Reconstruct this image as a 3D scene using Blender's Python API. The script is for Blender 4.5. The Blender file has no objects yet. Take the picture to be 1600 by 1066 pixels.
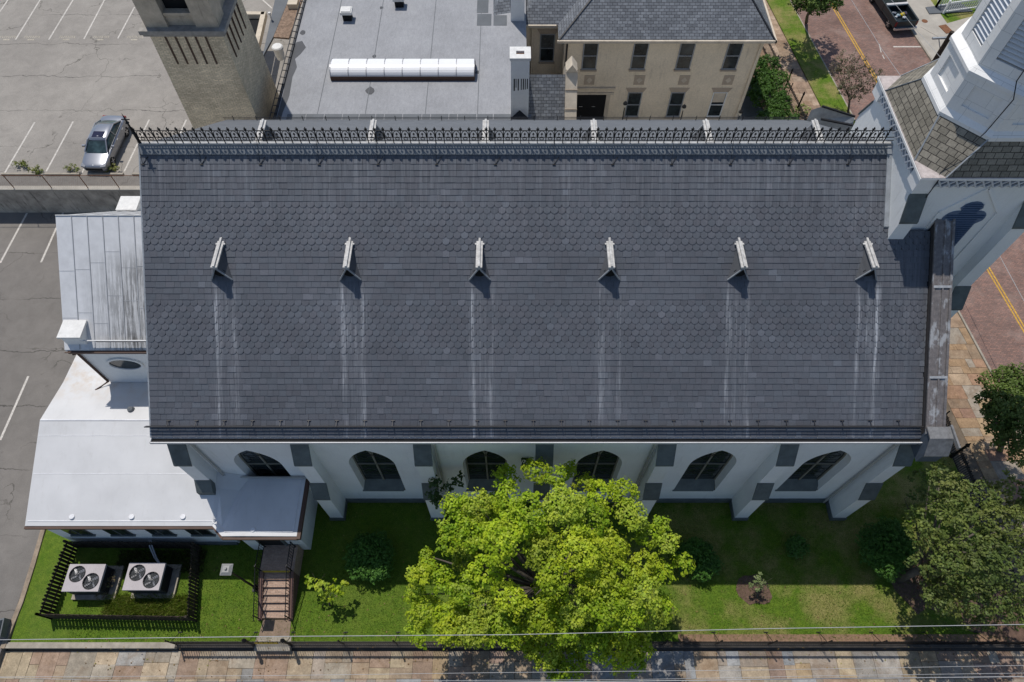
import bpy, math, random
import numpy as np
from mathutils import Vector, Matrix
random.seed(7); RNG = np.random.default_rng(7)
R = math.radians
scn = bpy.context.scene
COL = scn.collection
# ------------------------------------------------------------------ camera
H = 35.5; TH = R(30.84); FPX = 1067.0
cam = bpy.data.cameras.new("camera"); camo = bpy.data.objects.new("camera", cam); COL.objects.link(camo)
cam.sensor_width = 36; cam.lens = 24.0; cam.clip_end = 2000; cam.clip_start = 0.5
camo.location = (0, 0, H); camo.rotation_euler = (TH, 0, 0)
scn.camera = camo
# ------------------------------------------------------------------ light
SX, SY = 0.23, 0.42                      # shadow shift per metre of height: +X, -Y
sunv = Vector((-SX, SY, 1)).normalized()
elev = math.asin(sunv.z); az = math.atan2(sunv.x, sunv.y)
w = bpy.data.worlds.new("World"); scn.world = w; w.use_nodes = True
nt = w.node_tree; nt.nodes.clear()
sky = nt.nodes.new('ShaderNodeTexSky'); sky.sky_type = 'NISHITA'; sky.sun_disc = False
sky.sun_elevation = elev; sky.sun_rotation = az; sky.air_density = 1.0; sky.dust_density = 0.6; sky.ozone_density = 2.0
bg = nt.nodes.new('ShaderNodeBackground'); bg.inputs[1].default_value = 0.105
wo = nt.nodes.new('ShaderNodeOutputWorld')
nt.links.new(sky.outputs[0], bg.inputs[0]); nt.links.new(bg.outputs[0], wo.inputs[0])
sl = bpy.data.lights.new("sun", 'SUN'); sl.energy = 3.5; sl.angle = R(0.53); sl.color = (1.0, 0.955, 0.89)
so = bpy.data.objects.new("sun", sl); COL.objects.link(so); so.location = (-10, 20, 60)
so.rotation_euler = sunv.to_track_quat('Z', 'Y').to_euler()
scn.view_settings.view_transform = 'Standard'; scn.view_settings.look = 'None'
scn.view_settings.exposure = 0.0; scn.view_settings.gamma = 1.0; scn.view_settings.use_curve_mapping = False

# ------------------------------------------------------------------ survey helpers (photo sight lines met with real planes)
CT, ST = math.cos(TH), math.sin(TH)
def ray(u, v):
    dx = (u-800)/FPX; dy = -(v-533)/FPX
    return dx, dy*CT+ST, dy*ST-CT
def G(u, v, z=0.0):
    a, b, c = ray(u, v); t = (z-H)/c
    return Vector((a*t, b*t, z))
def W(u, v, y):
    a, b, c = ray(u, v); t = y/b
    return Vector((a*t, y, H+c*t))
# church roof plane
EY, EZ, SLP = 11.08, 9.16, 0.704; RY = 20.8; RZ = EZ+(RY-EY)*SLP
def RP(u, v, off=0.0):
    a, b, c = ray(u, v)
    t = (EZ+off-EY*SLP-H)/(c-SLP*b)
    return Vector((a*t, b*t, H+c*t))
def zroof(y): return EZ+(y-EY)*SLP if y <= RY else RZ-(y-RY)*SLP

# ------------------------------------------------------------------ mesh builder
class MB:
    def __init__(s): s.v = []; s.f = []; s.m = []; s.c = []; s.mi = 0; s.col = None
    def face(s, pts, col=None):
        b = len(s.v); s.v.extend([tuple(p) for p in pts]); s.f.append(tuple(range(b, b+len(pts)))); s.m.append(s.mi)
        s.c.append(col if col is not None else (s.col or (1, 1, 1, 1)))
    def raw(s, vs, fs, col=None):
        b = len(s.v); s.v.extend([tuple(p) for p in vs])
        for f in fs:
            s.f.append(tuple(b+i for i in f)); s.m.append(s.mi); s.c.append(col if col is not None else (s.col or (1, 1, 1, 1)))
    def hexa(s, P, col=None):     # P[0:4] bottom ccw, P[4:8] top
        s.raw(P, [(3, 2, 1, 0), (4, 5, 6, 7), (0, 1, 5, 4), (1, 2, 6, 5), (2, 3, 7, 6), (3, 0, 4, 7)], col)
    def box(s, x0, y0, z0, x1, y1, z1, col=None):
        if x0 > x1: x0, x1 = x1, x0
        if y0 > y1: y0, y1 = y1, y0
        if z0 > z1: z0, z1 = z1, z0
        s.hexa([(x0, y0, z0), (x1, y0, z0), (x1, y1, z0), (x0, y1, z0), (x0, y0, z1), (x1, y0, z1), (x1, y1, z1), (x0, y1, z1)], col)
    def obox(s, c, ax, ay, az, col=None):  # centre + half-axis vectors
        c = Vector(c); ax = Vector(ax); ay = Vector(ay); az = Vector(az)
        s.hexa([c-ax-ay-az, c+ax-ay-az, c+ax+ay-az, c-ax+ay-az, c-ax-ay+az, c+ax-ay+az, c+ax+ay+az, c-ax+ay+az], col)
    def bar(s, p, q, w, h=None, up=(0, 0, 1)):
        p = Vector(p); q = Vector(q); h = h or w; d = q-p; L = d.length
        if L < 1e-6: return
        d.normalize(); up = Vector(up)
        if abs(d.dot(up)) > .99: up = Vector((0, 1, 0))
        sd = d.cross(up).normalized(); u2 = sd.cross(d).normalized()
        s.obox((p+q)/2, d*(L/2), sd*(w/2), u2*(h/2))
    def tube(s, pts, r, n=6, r2=None, cap=True):
        pts = [Vector(p) for p in pts]; k = len(pts); rings = []
        for i, p in enumerate(pts):
            d = (pts[min(i+1, k-1)]-pts[max(i-1, 0)])
            if d.length < 1e-9: d = Vector((0, 0, 1))
            d.normalize(); up = Vector((0, 0, 1)) if abs(d.z) < .95 else Vector((0, 1, 0))
            a = d.cross(up).normalized(); b = d.cross(a).normalized()
            rr = r if r2 is None else r+(r2-r)*i/(k-1)
            rings.append([p+a*math.cos(t)*rr+b*math.sin(t)*rr for t in [2*math.pi*j/n for j in range(n)]])
        vs = [q for rg in rings for q in rg]; fs = []
        for i in range(k-1):
            for j in range(n): fs.append((i*n+j, i*n+(j+1) % n, (i+1)*n+(j+1) % n, (i+1)*n+j))
        if cap: fs.append(tuple(range(n-1, -1, -1))); fs.append(tuple((k-1)*n+j for j in range(n)))
        s.raw(vs, fs)
    def cyl(s, x, y, z0, z1, r0, r1=None, n=16):
        s.tube([(x, y, z0), (x, y, z1)], r0, n, r1 if r1 is not None else r0)
    def lathe(s, x, y, prof, n=16):   # prof: (r,z) list
        vs = [(x+r*math.cos(2*math.pi*j/n), y+r*math.sin(2*math.pi*j/n), z) for r, z in prof for j in range(n)]
        fs = [(i*n+j, i*n+(j+1) % n, (i+1)*n+(j+1) % n, (i+1)*n+j) for i in range(len(prof)-1) for j in range(n)]
        fs.append(tuple(range(n-1, -1, -1))); fs.append(tuple((len(prof)-1)*n+j for j in range(n)))
        s.raw(vs, fs)
    def prism(s, pts, vec):       # polygon extruded by vec
        n = len(pts); vec = Vector(vec); P = [Vector(p) for p in pts]; Q = [p+vec for p in P]
        s.raw(P+Q, [tuple(range(n-1, -1, -1)), tuple(range(n, 2*n))]+[(i, (i+1) % n, n+(i+1) % n, n+i) for i in range(n)])
    def mark(s):
        if not hasattr(s, 'marks'): s.marks = []
        s.marks.append((len(s.v), len(s.f)))
    def build_each(s, name, mat, parent=None, **k):
        cuts = [(0, 0)]+s.marks
        if cuts[-1] != (len(s.v), len(s.f)): cuts.append((len(s.v), len(s.f)))
        for (v0, f0), (v1, f1) in zip(cuts, cuts[1:]):
            if f1 == f0: continue
            q = MB(); q.v = s.v[v0:v1]; q.f = [tuple(i-v0 for i in f) for f in s.f[f0:f1]]; q.m = s.m[f0:f1]; q.c = s.c[f0:f1]; q.build(name, mat, parent, **k)
    def build(s, name, mat, parent=None, smooth=False, uv=True):
        me = bpy.data.meshes.new(name)
        org = Vector((0, 0, 0)); p = parent
        while p is not None: org += p.location; p = p.parent
        me.from_pydata([(a-org.x, b-org.y, c-org.z) for a, b, c in s.v], [], s.f)
        mats = mat if isinstance(mat, (list, tuple)) else [mat]
        for m_ in mats: me.materials.append(m_)
        if len(mats) > 1: me.polygons.foreach_set('material_index', s.m)
        me.update()
        n = len(me.loops)
        if uv:
            ul = me.uv_layers.new(name='UVMap'); buf = np.zeros((n, 2), np.float32)
            for pl in me.polygons:
                nn = pl.normal
                if abs(nn.z) > .999: t = Vector((1, 0, 0)); b = Vector((0, 1, 0))
                else: t = Vector((0, 0, 1)).cross(nn).normalized(); b = nn.cross(t)
                for li in pl.loop_indices:
                    co = Vector(s.v[me.loops[li].vertex_index]); buf[li] = (co.dot(t), co.dot(b))
            ul.data.foreach_set('uv', buf.ravel())
        ca = me.color_attributes.new('Col', 'FLOAT_COLOR', 'CORNER')
        cb = np.ones((n, 4), np.float32)
        for i, pl in enumerate(me.polygons):
            c = s.c[i]; cb[pl.loop_start:pl.loop_start+pl.loop_total] = (c[0], c[1], c[2], 1)
        ca.data.foreach_set('color', cb.ravel())
        if smooth: me.polygons.foreach_set('use_smooth', [True]*len(me.polygons))
        o = bpy.data.objects.new(name, me); COL.objects.link(o)
        if parent: o.parent = parent
        return o

def tag(o, label=None, cat=None, group=None, kind=None):
    if label: o['label'] = label
    if cat: o['category'] = cat
    if group: o['group'] = group
    if kind: o['kind'] = kind
    return o
def thing(name, label, cat, loc=(0, 0, 0), group=None):
    o = bpy.data.objects.new(name, None); COL.objects.link(o); o.location = loc; o.empty_display_size = .3
    return tag(o, label, cat, group)
def struct(name, mb, mat, **k): return tag(mb.build(name, mat, **k), kind='structure')
def copy_tree(o, parent=None):
    c = o.copy(); COL.objects.link(c); c.parent = parent
    for ch in list(o.children): copy_tree(ch, c)
    return c

# ------------------------------------------------------------------ materials
class NT:
    def __init__(s, name):
        s.m = bpy.data.materials.new(name); s.m.use_nodes = True; s.t = s.m.node_tree; s.t.nodes.clear()
        s.o = s.n('ShaderNodeOutputMaterial'); s.b = s.n('ShaderNodeBsdfPrincipled'); s.l(s.b.outputs[0], s.o.inputs[0])
        s.tc = s.n('ShaderNodeTexCoord'); s.pos = s.n('ShaderNodeNewGeometry').outputs['Position']
    def n(s, t): return s.t.nodes.new(t)
    def l(s, a, b): s.t.links.new(a, b)
    def set(s, inp, v):
        if hasattr(v, 'default_value') or isinstance(v, bpy.types.NodeSocket): s.l(v, inp)
        else: inp.default_value = v
    def map(s, vec, sc=(1, 1, 1), rot=(0, 0, 0), loc=(0, 0, 0)):
        m = s.n('ShaderNodeMapping'); s.l(vec, m.inputs[0]); m.inputs['Scale'].default_value = sc; m.inputs['Rotation'].default_value = rot; m.inputs['Location'].default_value = loc
        return m.outputs[0]
    def noise(s, vec, scale, detail=4, rough=.6, dist=0):
        k = s.n('ShaderNodeTexNoise'); s.l(vec, k.inputs['Vector']); k.inputs['Scale'].default_value = scale; k.inputs['Detail'].default_value = detail
        k.inputs['Roughness'].default_value = rough; k.inputs['Distortion'].default_value = dist
        return k.outputs[0]
    def ramp(s, fac, stops):
        k = s.n('ShaderNodeValToRGB'); s.l(fac, k.inputs[0]); e = k.color_ramp.elements
        while len(e) < len(stops): e.new(.5)
        for i, (p, c) in enumerate(stops):
            e[i].position = p; e[i].color = (c, c, c, 1) if isinstance(c, (int, float)) else (*c[:3], 1)
        return k.outputs[0]
    def mix(s, fac, a, b, mode='MIX'):
        k = s.n('ShaderNodeMix'); k.data_type = 'RGBA'; k.blend_type = mode
        s.set(k.inputs[0], fac)
        for i, c in ((6, a), (7, b)):
            if isinstance(c, (tuple, list)): k.inputs[i].default_value = (*c[:3], 1)
            else: s.l(c, k.inputs[i])
        return k.outputs[2]
    def math(s, op, a, b=0.0, c=None, clamp=False):
        k = s.n('ShaderNodeMath'); k.operation = op; k.use_clamp = clamp
        s.set(k.inputs[0], a); s.set(k.inputs[1], b)
        if c is not None: s.set(k.inputs[2], c)
        return k.outputs[0]
    def sep(s, vec):
        k = s.n('ShaderNodeSeparateXYZ'); s.l(vec, k.inputs[0]); return k.outputs
    def bump(s, h, strength=.3, dist=.05):
        k = s.n('ShaderNodeBump'); k.inputs['Strength'].default_value = strength; k.inputs['Distance'].default_value = dist
        s.l(h, k.inputs['Height']); s.l(k.outputs[0], s.b.inputs['Normal'])
    def fin(s, col, rough=.8, metal=0, spec=.3):
        if isinstance(col, (tuple, list)): s.b.inputs['Base Color'].default_value = (*col[:3], 1)
        else: s.l(col, s.b.inputs['Base Color'])
        s.set(s.b.inputs['Roughness'], rough); s.b.inputs['Metallic'].default_value = metal; s.b.inputs['Specular IOR Level'].default_value = spec
        return s.m
    def attr(s):
        k = s.n('ShaderNodeAttribute'); k.attribute_name = 'Col'; return k.outputs['Color']

def plain(name, c, rough=.8, var=.18, sc=1.2, metal=0, spec=.3, fine=.12, bump=.15, stain=None):
    k = NT(name)
    a = k.noise(k.pos, sc, 5, .65); b = k.noise(k.pos, sc*22, 3, .6)
    f = k.ramp(a, [(.3, 1-var), (.72, 1+var*.6)]); g = k.ramp(b, [(.3, 1-fine), (.7, 1+fine*.6)])
    col = k.mix(1.0, k.mix(1.0, (c[0], c[1], c[2]), f, 'MULTIPLY'), g, 'MULTIPLY')
    if stain:
        sn = k.noise(k.map(k.pos, (3.0, 3.0, .35)), 1.4, 5, .7)
        col = k.mix(k.ramp(sn, [(.55, 0.0), (.75, stain[3])]), col, stain[:3])
    if bump: k.bump(b, bump, .02)
    return k.fin(col, rough, metal, spec)

def m_slate_church():
    k = NT('slate_church'); col = k.attr()
    xyz = k.sep(k.pos)
    x, y = xyz[0], xyz[1]
    # wash streaks down the slope below each roof vent
    xo = k.math('ADD', x, 3.825+26.25); xm = k.math('MODULO', xo, 5.25); xd = k.math('ABSOLUTE', k.math('SUBTRACT', xm, 2.6))
    wob = k.noise(k.map(k.pos, (1, .12, .12)), 2.5, 3, .6)
    xd2 = k.math('ADD', xd, k.math('MULTIPLY', k.math('SUBTRACT', wob, .5), .45))
    near = k.ramp(xd2, [(.25, 1.0), (.75, 0.0)])
    edge = k.ramp(k.math('ABSOLUTE', k.math('SUBTRACT', xd2, .38)), [(0.0, 1.0), (.15, 0.0)])
    below = k.ramp(k.math('MULTIPLY', y, .05), [(.53, .55), (.62, .6), (.79, 1.0), (.822, 0.0)])
    st = k.noise(k.map(k.pos, (6.5, .10, .10)), 1.6, 4, .75)
    st2 = k.noise(k.map(k.pos, (5, .9, .9)), 1.5, 4, .7)
    streak = k.ramp(st, [(.43, 0.0), (.66, 1.0)])
    mk = k.math('MULTIPLY', k.math('MULTIPLY', k.math('ADD', k.math('MULTIPLY', near, .3), k.math('MULTIPLY', edge, 1.0)), below), k.math('MULTIPLY', streak, k.ramp(st2, [(.32, .15), (.6, 1.0)])), clamp=True)
    mk = k.math('MULTIPLY', mk, k.ramp(k.math('MULTIPLY', x, .05), [(-.0, .62), (.58, .66), (.68, 1.0)]))
    mk = k.math('MULTIPLY', mk, k.ramp(k.noise(k.map(k.pos, (.55, .22, 0)), 1.0, 3, .6), [(.36, .3), (.6, 1.3)]))
    mk = k.math('MULTIPLY', mk, 2.0, clamp=True)
    east = k.ramp(k.math('MULTIPLY', x, .05), [(.64, 0.0), (.69, .45), (.8, .8), (.86, .5)])
    # faint wash under the ridge cresting
    top = k.ramp(k.math('MULTIPLY', y, .05), [(.86, 0.0), (.93, .35), (1.04, .75)])
    mk2 = k.math('MULTIPLY', k.math('ADD', top, k.math('MULTIPLY', east, .45)), k.ramp(st, [(.48, 0.0), (.72, .75)]), clamp=True)
    m_ = k.math('MAXIMUM', k.math('MULTIPLY', mk, 1.0), k.math('MULTIPLY', mk2, .5))
    fine = k.noise(k.pos, 30, 3, .7); big = k.noise(k.pos, .35, 4, .6)
    c1 = k.mix(1.0, col, k.ramp(fine, [(.3, .82), (.7, 1.16)]), 'MULTIPLY')
    c1 = k.mix(1.0, c1, k.ramp(big, [(.3, .88), (.7, 1.12)]), 'MULTIPLY')
    c2 = k.mix(m_, c1, (.36, .375, .40))
    k.bump(fine, .15, .01)
    return k.fin(c2, .62, 0, .35)

def m_brickuv(name, c1, c2, mortar, bw, rh, ms, rough=.85, var=.25, sc=.8, bump=.5, rot=0, big=(.85, 1.15), moss=None):
    k = NT(name)
    uv = k.tc.outputs['UV']
    if rot: uv = k.map(uv, rot=(0, 0, rot))
    b = k.n('ShaderNodeTexBrick'); k.l(uv, b.inputs['Vector']); b.inputs['Scale'].default_value = 1
    b.inputs['Color1'].default_value = (*c1, 1); b.inputs['Color2'].default_value = (*c2, 1); b.inputs['Mortar'].default_value = (*mortar, 1)
    b.inputs['Mortar Size'].default_value = ms; b.inputs['Mortar Smooth'].default_value = .2; b.inputs['Bias'].default_value = 0
    b.inputs['Brick Width'].default_value = bw; b.inputs['Row Height'].default_value = rh
    n1 = k.noise(k.pos, sc, 6, .7); n2 = k.noise(k.pos, 14, 3, .6)
    col = k.mix(1.0, b.outputs[0], k.ramp(n1, [(.3, big[0]), (.7, big[1])]), 'MULTIPLY')
    col = k.mix(1.0, col, k.ramp(n2, [(.3, 1-var*.5), (.7, 1+var*.5)]), 'MULTIPLY')
    if moss:
        col = k.mix(k.ramp(k.noise(k.pos, moss[3], 6, .75), [(.5, 0.0), (.68, moss[4])]), col, moss[:3])
    inv = k.math('SUBTRACT', 1.0, b.outputs['Fac'])
    k.bump(inv, bump, .02)
    return k.fin(col, rough)

def m_asphalt(name, c, crack=.35, tint=(1, 1, 1)):
    k = NT(name)
    big = k.noise(k.pos, .12, 6, .62); mid = k.noise(k.pos, 1.1, 5, .7, .6); fine = k.noise(k.pos, 28, 3, .8)
    col = k.mix(1.0, tuple(c[i]*tint[i] for i in range(3)), k.ramp(big, [(.3, .82), (.7, 1.16)]), 'MULTIPLY')
    col = k.mix(1.0, col, k.ramp(mid, [(.3, .88), (.7, 1.1)]), 'MULTIPLY')
    col = k.mix(1.0, col, k.ramp(fine, [(.25, .72), (.75, 1.3)]), 'MULTIPLY')
    vo = k.n('ShaderNodeTexVoronoi'); vo.feature = 'DISTANCE_TO_EDGE'; vo.inputs['Scale'].default_value = .2
    wv = k.n('ShaderNodeVectorMath'); wv.operation = 'MULTIPLY_ADD'
    nz = k.n('ShaderNodeTexNoise'); k.l(k.pos, nz.inputs['Vector']); nz.inputs['Scale'].default_value = .7; nz.inputs['Detail'].default_value = 6
    k.l(nz.outputs[1], wv.inputs[0]); wv.inputs[1].default_value = (2.6, 2.6, 2.6); k.l(k.pos, wv.inputs[2])
    k.l(wv.outputs[0], vo.inputs['Vector'])
    ck = k.ramp(vo.outputs['Distance'], [(.0025, 1.0), (.0075, 0.0)])
    keep = k.ramp(k.noise(k.pos, .25, 2, .5), [(.46, 0.0), (.56, 1.0)])
    col = k.mix(k.math('MULTIPLY', k.math('MULTIPLY', ck, crack), keep), col, (c[0]*.3, c[1]*.3, c[2]*.28))
    # straight-ish transverse seams
    xyz = k.sep(k.pos); yy = k.math('ADD', xyz[1], k.math('MULTIPLY', k.noise(k.pos, .5, 4, .7), .9))
    sm = k.math('ABSOLUTE', k.math('SUBTRACT', k.math('MODULO', k.math('ADD', yy, 40), 3.7), 1.8))
    col = k.mix(k.math('MULTIPLY', k.math('MULTIPLY', k.ramp(sm, [(.012, 1.0), (.04, 0.0)]), crack*1.2), k.ramp(k.noise(k.pos, .3, 3, .5), [(.4, .0), (.55, 1.0)])), col, (c[0]*.4, c[1]*.4, c[2]*.4))
    # oil stains
    so_ = k.ramp(k.noise(k.pos, 1.3, 3, .5), [(.70, 0.0), (.78, .5)])
    col = k.mix(so_, col, (c[0]*.4, c[1]*.38, c[2]*.36))
    k.bump(fine, .3, .01)
    return k.fin(col, .9)

def m_grass():
    k = NT('grass')
    big = k.noise(k.pos, .55, 5, .6); mid = k.noise(k.pos, 3.2, 5, .7); fine = k.noise(k.map(k.pos, (1, 1, 1)), 22, 4, .8); fi2 = k.noise(k.map(k.pos, (1.7, .8, 1), loc=(5, 2, 0)), 40, 2, .7)
    xx = k.math('MULTIPLY', k.sep(k.pos)[0], .02)
    dry = k.ramp(xx, [(.0, 0.0), (.10, .5), (.4, .85)])   # lawn is drier towards the street corner
    g = k.mix(k.ramp(mid, [(.3, 0.0), (.7, 1.0)]), (.075, .15, .014), (.145, .22, .022))
    d = k.mix(k.ramp(mid, [(.3, 0.0), (.7, 1.0)]), (.22, .21, .06), (.32, .275, .11))
    f = k.math('MULTIPLY', k.ramp(big, [(.42, 0.0), (.62, 1.0)]), k.math('ADD', dry, .12), clamp=True)
    col = k.mix(f, g, d)
    col = k.mix(1.0, col, k.ramp(fine, [(.28, .4), (.72, 1.5)]), 'MULTIPLY')
    col = k.mix(1.0, col, k.ramp(fi2, [(.3, .65), (.7, 1.3)]), 'MULTIPLY')
    k.bump(fine, .9, .06)
    return k.fin(col, .9, 0, .15)

def m_leaf(name, tr=.35, rough=.55):
    k = NT(name); c = k.attr()
    k.fin(c, rough, 0, .25)
    tl = k.n('ShaderNodeBsdfTranslucent'); cc = k.mix(1.0, c, (1.25, 1.3, .5), 'MULTIPLY'); k.l(cc, tl.inputs[0])
    mx = k.n('ShaderNodeMixShader'); mx.inputs[0].default_value = tr
    k.l(k.b.outputs[0], mx.inputs[1]); k.l(tl.outputs[0], mx.inputs[2]); k.l(mx.outputs[0], k.o.inputs[0])
    return k.m

def m_attr(name, rough=.85, fine=.25, bump=.3, spec=.25, sc=14):
    k = NT(name); n2 = k.noise(k.pos, sc, 5, .75); n1 = k.noise(k.pos, 2.2, 4, .6)
    col = k.mix(1.0, k.attr(), k.ramp(n2, [(.28, 1-fine), (.72, 1+fine)]), 'MULTIPLY')
    col = k.mix(1.0, col, k.ramp(n1, [(.3, .72), (.7, 1.2)]), 'MULTIPLY')
    col = k.mix(k.ramp(k.noise(k.pos, .9, 6, .75, .5), [(.50, 0.0), (.66, .55)]), col, (.20, .125, .07))
    k.bump(n2, bump, .015)
    return k.fin(col, rough, 0, spec)

def m_metalroof():
    k = NT('metal_roof'); col = (.64, .64, .645)
    n = k.noise(k.map(k.pos, (9, .5, .5)), 1.0, 6, .8); b = k.noise(k.pos, .55, 4, .6)
    xyz = k.sep(k.pos)
    fx = k.ramp(k.math('MULTIPLY', k.math('ADD', xyz[0], 21), .15), [(.18, 0.0), (.55, 1.0)])
    fy = k.ramp(k.math('MULTIPLY', k.math('SUBTRACT', xyz[1], 15.5), .19), [(.0, 1.0), (.62, .55), (.8, 0.0)])
    mk = k.math('MULTIPLY', k.math('MULTIPLY', fx, fy), k.math('MULTIPLY', k.ramp(n, [(.44, 0.0), (.53, 1.0)]), k.ramp(b, [(.35, .4), (.52, 1.0)])))
    base = k.mix(k.math('MULTIPLY', k.math('MULTIPLY', fx, fy), .5), col, (.36, .36, .35))
    base = k.mix(1.0, base, k.ramp(k.noise(k.pos, 2.5, 4, .6), [(.3, .9), (.7, 1.06)]), 'MULTIPLY')
    return k.fin(k.mix(mk, base, (.07, .066, .06)), .55, 0, .4)

def m_flatroof():
    k = NT('flat_roof_sheet')
    n = k.noise(k.pos, .35, 5, .65); f = k.noise(k.map(k.pos, (1, .35, 1)), 9, 4, .8); f3 = k.noise(k.pos, 45, 2, .7)
    col = k.mix(1.0, (.285, .288, .298), k.ramp(n, [(.3, .86), (.7, 1.14)]), 'MULTIPLY')
    col = k.mix(1.0, col, k.ramp(f, [(.3, .86), (.7, 1.12)]), 'MULTIPLY')
    col = k.mix(1.0, col, k.ramp(f3, [(.3, .85), (.7, 1.15)]), 'MULTIPLY')
    sp = k.ramp(k.noise(k.pos, 6, 4, .7), [(.66, 0.0), (.74, .6)])
    msk = k.ramp(k.noise(k.pos, .3, 2, .5), [(.48, 0.0), (.6, 1.0)])
    col = k.mix(k.math('MULTIPLY', sp, msk), col, (.5, .5, .5))
    k.bump(f3, .2, .01)
    return k.fin(col, .75, 0, .4)

def m_membrane():
    k = NT('white_membrane')
    n = k.noise(k.pos, .5, 5, .6); st = k.noise(k.pos, 1.5, 5, .7)
    col = k.mix(1.0, (.61, .605, .60), k.ramp(n, [(.3, .90), (.7, 1.05)]), 'MULTIPLY')
    col = k.mix(k.ramp(k.noise(k.map(k.pos, (2, .5, 1)), 2.2, 6, .75), [(.56, 0.0), (.72, .28)]), col, (.42, .40, .37))
    xyz = k.sep(k.pos)
    west = k.math('MULTIPLY', k.ramp(k.math('MULTIPLY', xyz[1], .05), [(.72, 0.0), (.8, 1.0)]), k.ramp(st, [(.45, 0.0), (.65, .5)]))
    col = k.mix(west, col, (.50, .38, .26))
    return k.fin(col, .6, 0, .3)

def m_glass(name='dark_glass', c=(.012, .016, .017), rough=.12):
    k = NT(name); n = k.noise(k.pos, 1.7, 3, .6)
    return k.fin(k.mix(k.ramp(n, [(.4, 0.0), (.65, 1.0)]), c, tuple(x*2.6 for x in c)), rough, 0, .5)

MT = {}
MT['slate'] = m_slate_church()
MT['slate_plain'] = plain('slate_north', (.14, .15, .165), .7, .12, 1.5)
MT['slate_base'] = plain('slate_bed', (.02, .021, .024), .9)
MT['white'] = plain('white_render', (.78, .785, .77), .8, .06, .7, fine=.04, stain=(.40, .40, .36, .25))
MT['white2'] = plain('white_paint', (.79, .78, .76), .6, .05, 1.0, fine=.03, stain=(.45, .46, .45, .3))
MT['block'] = m_brickuv('painted_blocks', (.79, .78, .76), (.75, .74, .72), (.52, .52, .51), .95, .62, .008, .6, .06, 1.0, .15, big=(.96, 1.03))
MT['blueroof'] = plain('lattice_white', (.55, .57, .60), .7, .05)
MT['cap'] = plain('cap_slate', (.115, .135, .135), .7, .3, 2)
MT['lead'] = plain('lead_sheet', (.30, .32, .34), .5, .25, 2.5, spec=.5)
MT['lightmetal'] = plain('weathered_pale_metal', (.52, .51, .49), .6, .35, 6, spec=.4, stain=(.2, .17, .13, .6))
MT['iron'] = plain('black_iron', (.012, .012, .013), .5, .2)
MT['rail'] = plain('snow_rail_iron', (.03, .03, .033), .5, .2)
MT['gutter'] = plain('white_gutter', (.6, .6, .6), .5, .1)
MT['pipe'] = plain('downpipe_paint', (.42, .41, .38), .6, .15)
k_ = NT('weathered_coping')
_n = k_.noise(k_.map(k_.pos, (2.2, 1, 1)), 1.5, 6, .65); _m = k_.noise(k_.pos, 7, 5, .75)
_c = k_.mix(k_.ramp(_m, [(.35, 0.0), (.7, 1.0)]), (.12, .11, .108), (.22, .195, .185))
_c = k_.mix(k_.ramp(_n, [(.53, 0.0), (.62, .75)]), _c, (.42, .43, .44))
MT['copper'] = k_.fin(_c, .6, 0, .4)
MT['patch'] = plain('pale_patch', (.42, .43, .44), .7, .3, 5)
MT['glass'] = m_glass()
MT['mullion'] = plain('tracery_paint', (.22, .21, .17), .7)
MT['louver'] = plain('louver_paint', (.62, .64, .67), .6, .06)
MT['shutter'] = plain('blue_shutter', (.10, .15, .24), .6, .15)
MT['towerslate'] = m_brickuv('tower_slate', (.165, .15, .12), (.26, .235, .19), (.045, .04, .035), .34, .235, .014, .75, .4, 1.5, .8)
MT['houseslate'] = m_brickuv('house_slate', (.12, .13, .145), (.20, .215, .235), (.04, .04, .044), .33, .19, .012, .65, .3, 1.0, .8)
MT['tanbrick'] = m_brickuv('tan_brick', (.80, .67, .47), (.62, .51, .35), (.42, .36, .27), .30, .085, .012, .9, .4, .5, .5, big=(.75, 1.2))
MT['limestone'] = plain('limestone', (.50, .42, .32), .85, .25, 2, stain=(.06, .055, .05, .7))
MT['tan'] = plain('tan_render', (.78, .67, .51), .85, .12, .6, stain=(.25, .21, .16, .4))
MT['tan_dark'] = plain('tan_trim', (.45, .37, .285), .85, .12, 2)
MT['cream'] = plain('cream_stone', (.60, .52, .41), .85, .2, 2)
MT['asph_up'] = m_asphalt('asphalt_pale', (.285, .262, .232), .8)
MT['asph_lo'] = m_asphalt('asphalt_grey', (.18, .165, .148), .75)
MT['road'] = m_brickuv('road_brick', (.28, .16, .125), (.185, .118, .10), (.13, .10, .085), .22, .105, .012, .9, .35, .35, .4, big=(.72, 1.25), moss=(.34, .25, .21, .5, .5))
MT['conc'] = plain('concrete', (.42, .385, .33), .9, .2, .8)
MT['conc_d'] = plain('stained_concrete', (.44, .39, .33), .9, .4, 1.2, stain=(.02, .018, .016, .95))
MT['curb'] = plain('kerb_stone', (.36, .32, .26), .9, .3, 2.5)
MT['grass'] = m_grass()
MT['soil'] = plain('mulch', (.15, .095, .07), .95, .4, 5, fine=.4, bump=.6)
MT['flag'] = m_attr('flagstone')
MT['mortar'] = plain('joint_soil', (.16, .125, .09), .95, .3, 4)
MT['paint'] = plain('line_paint', (.62, .58, .52), .8, .35, 8, fine=.35)
MT['yellow'] = plain('yellow_paint', (.62, .36, .06), .8, .45, 7, fine=.4)
MT['metalroof'] = m_metalroof(); MT['flatroof'] = m_flatroof(); MT['membrane'] = m_membrane()
MT['seam'] = plain('roof_seam', (.14, .15, .16), .7)
MT['puddle'] = plain('dark_damp_patch', (.065, .067, .072), .5, .25, 1)
MT['greysheet'] = plain('grey_sheet', (.12, .13, .14), .6, .2, .8)
MT['brown'] = plain('brown_trim', (.09, .05, .035), .6, .2)
MT['bark'] = plain('bark', (.13, .11, .09), .95, .4, 6)
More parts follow.
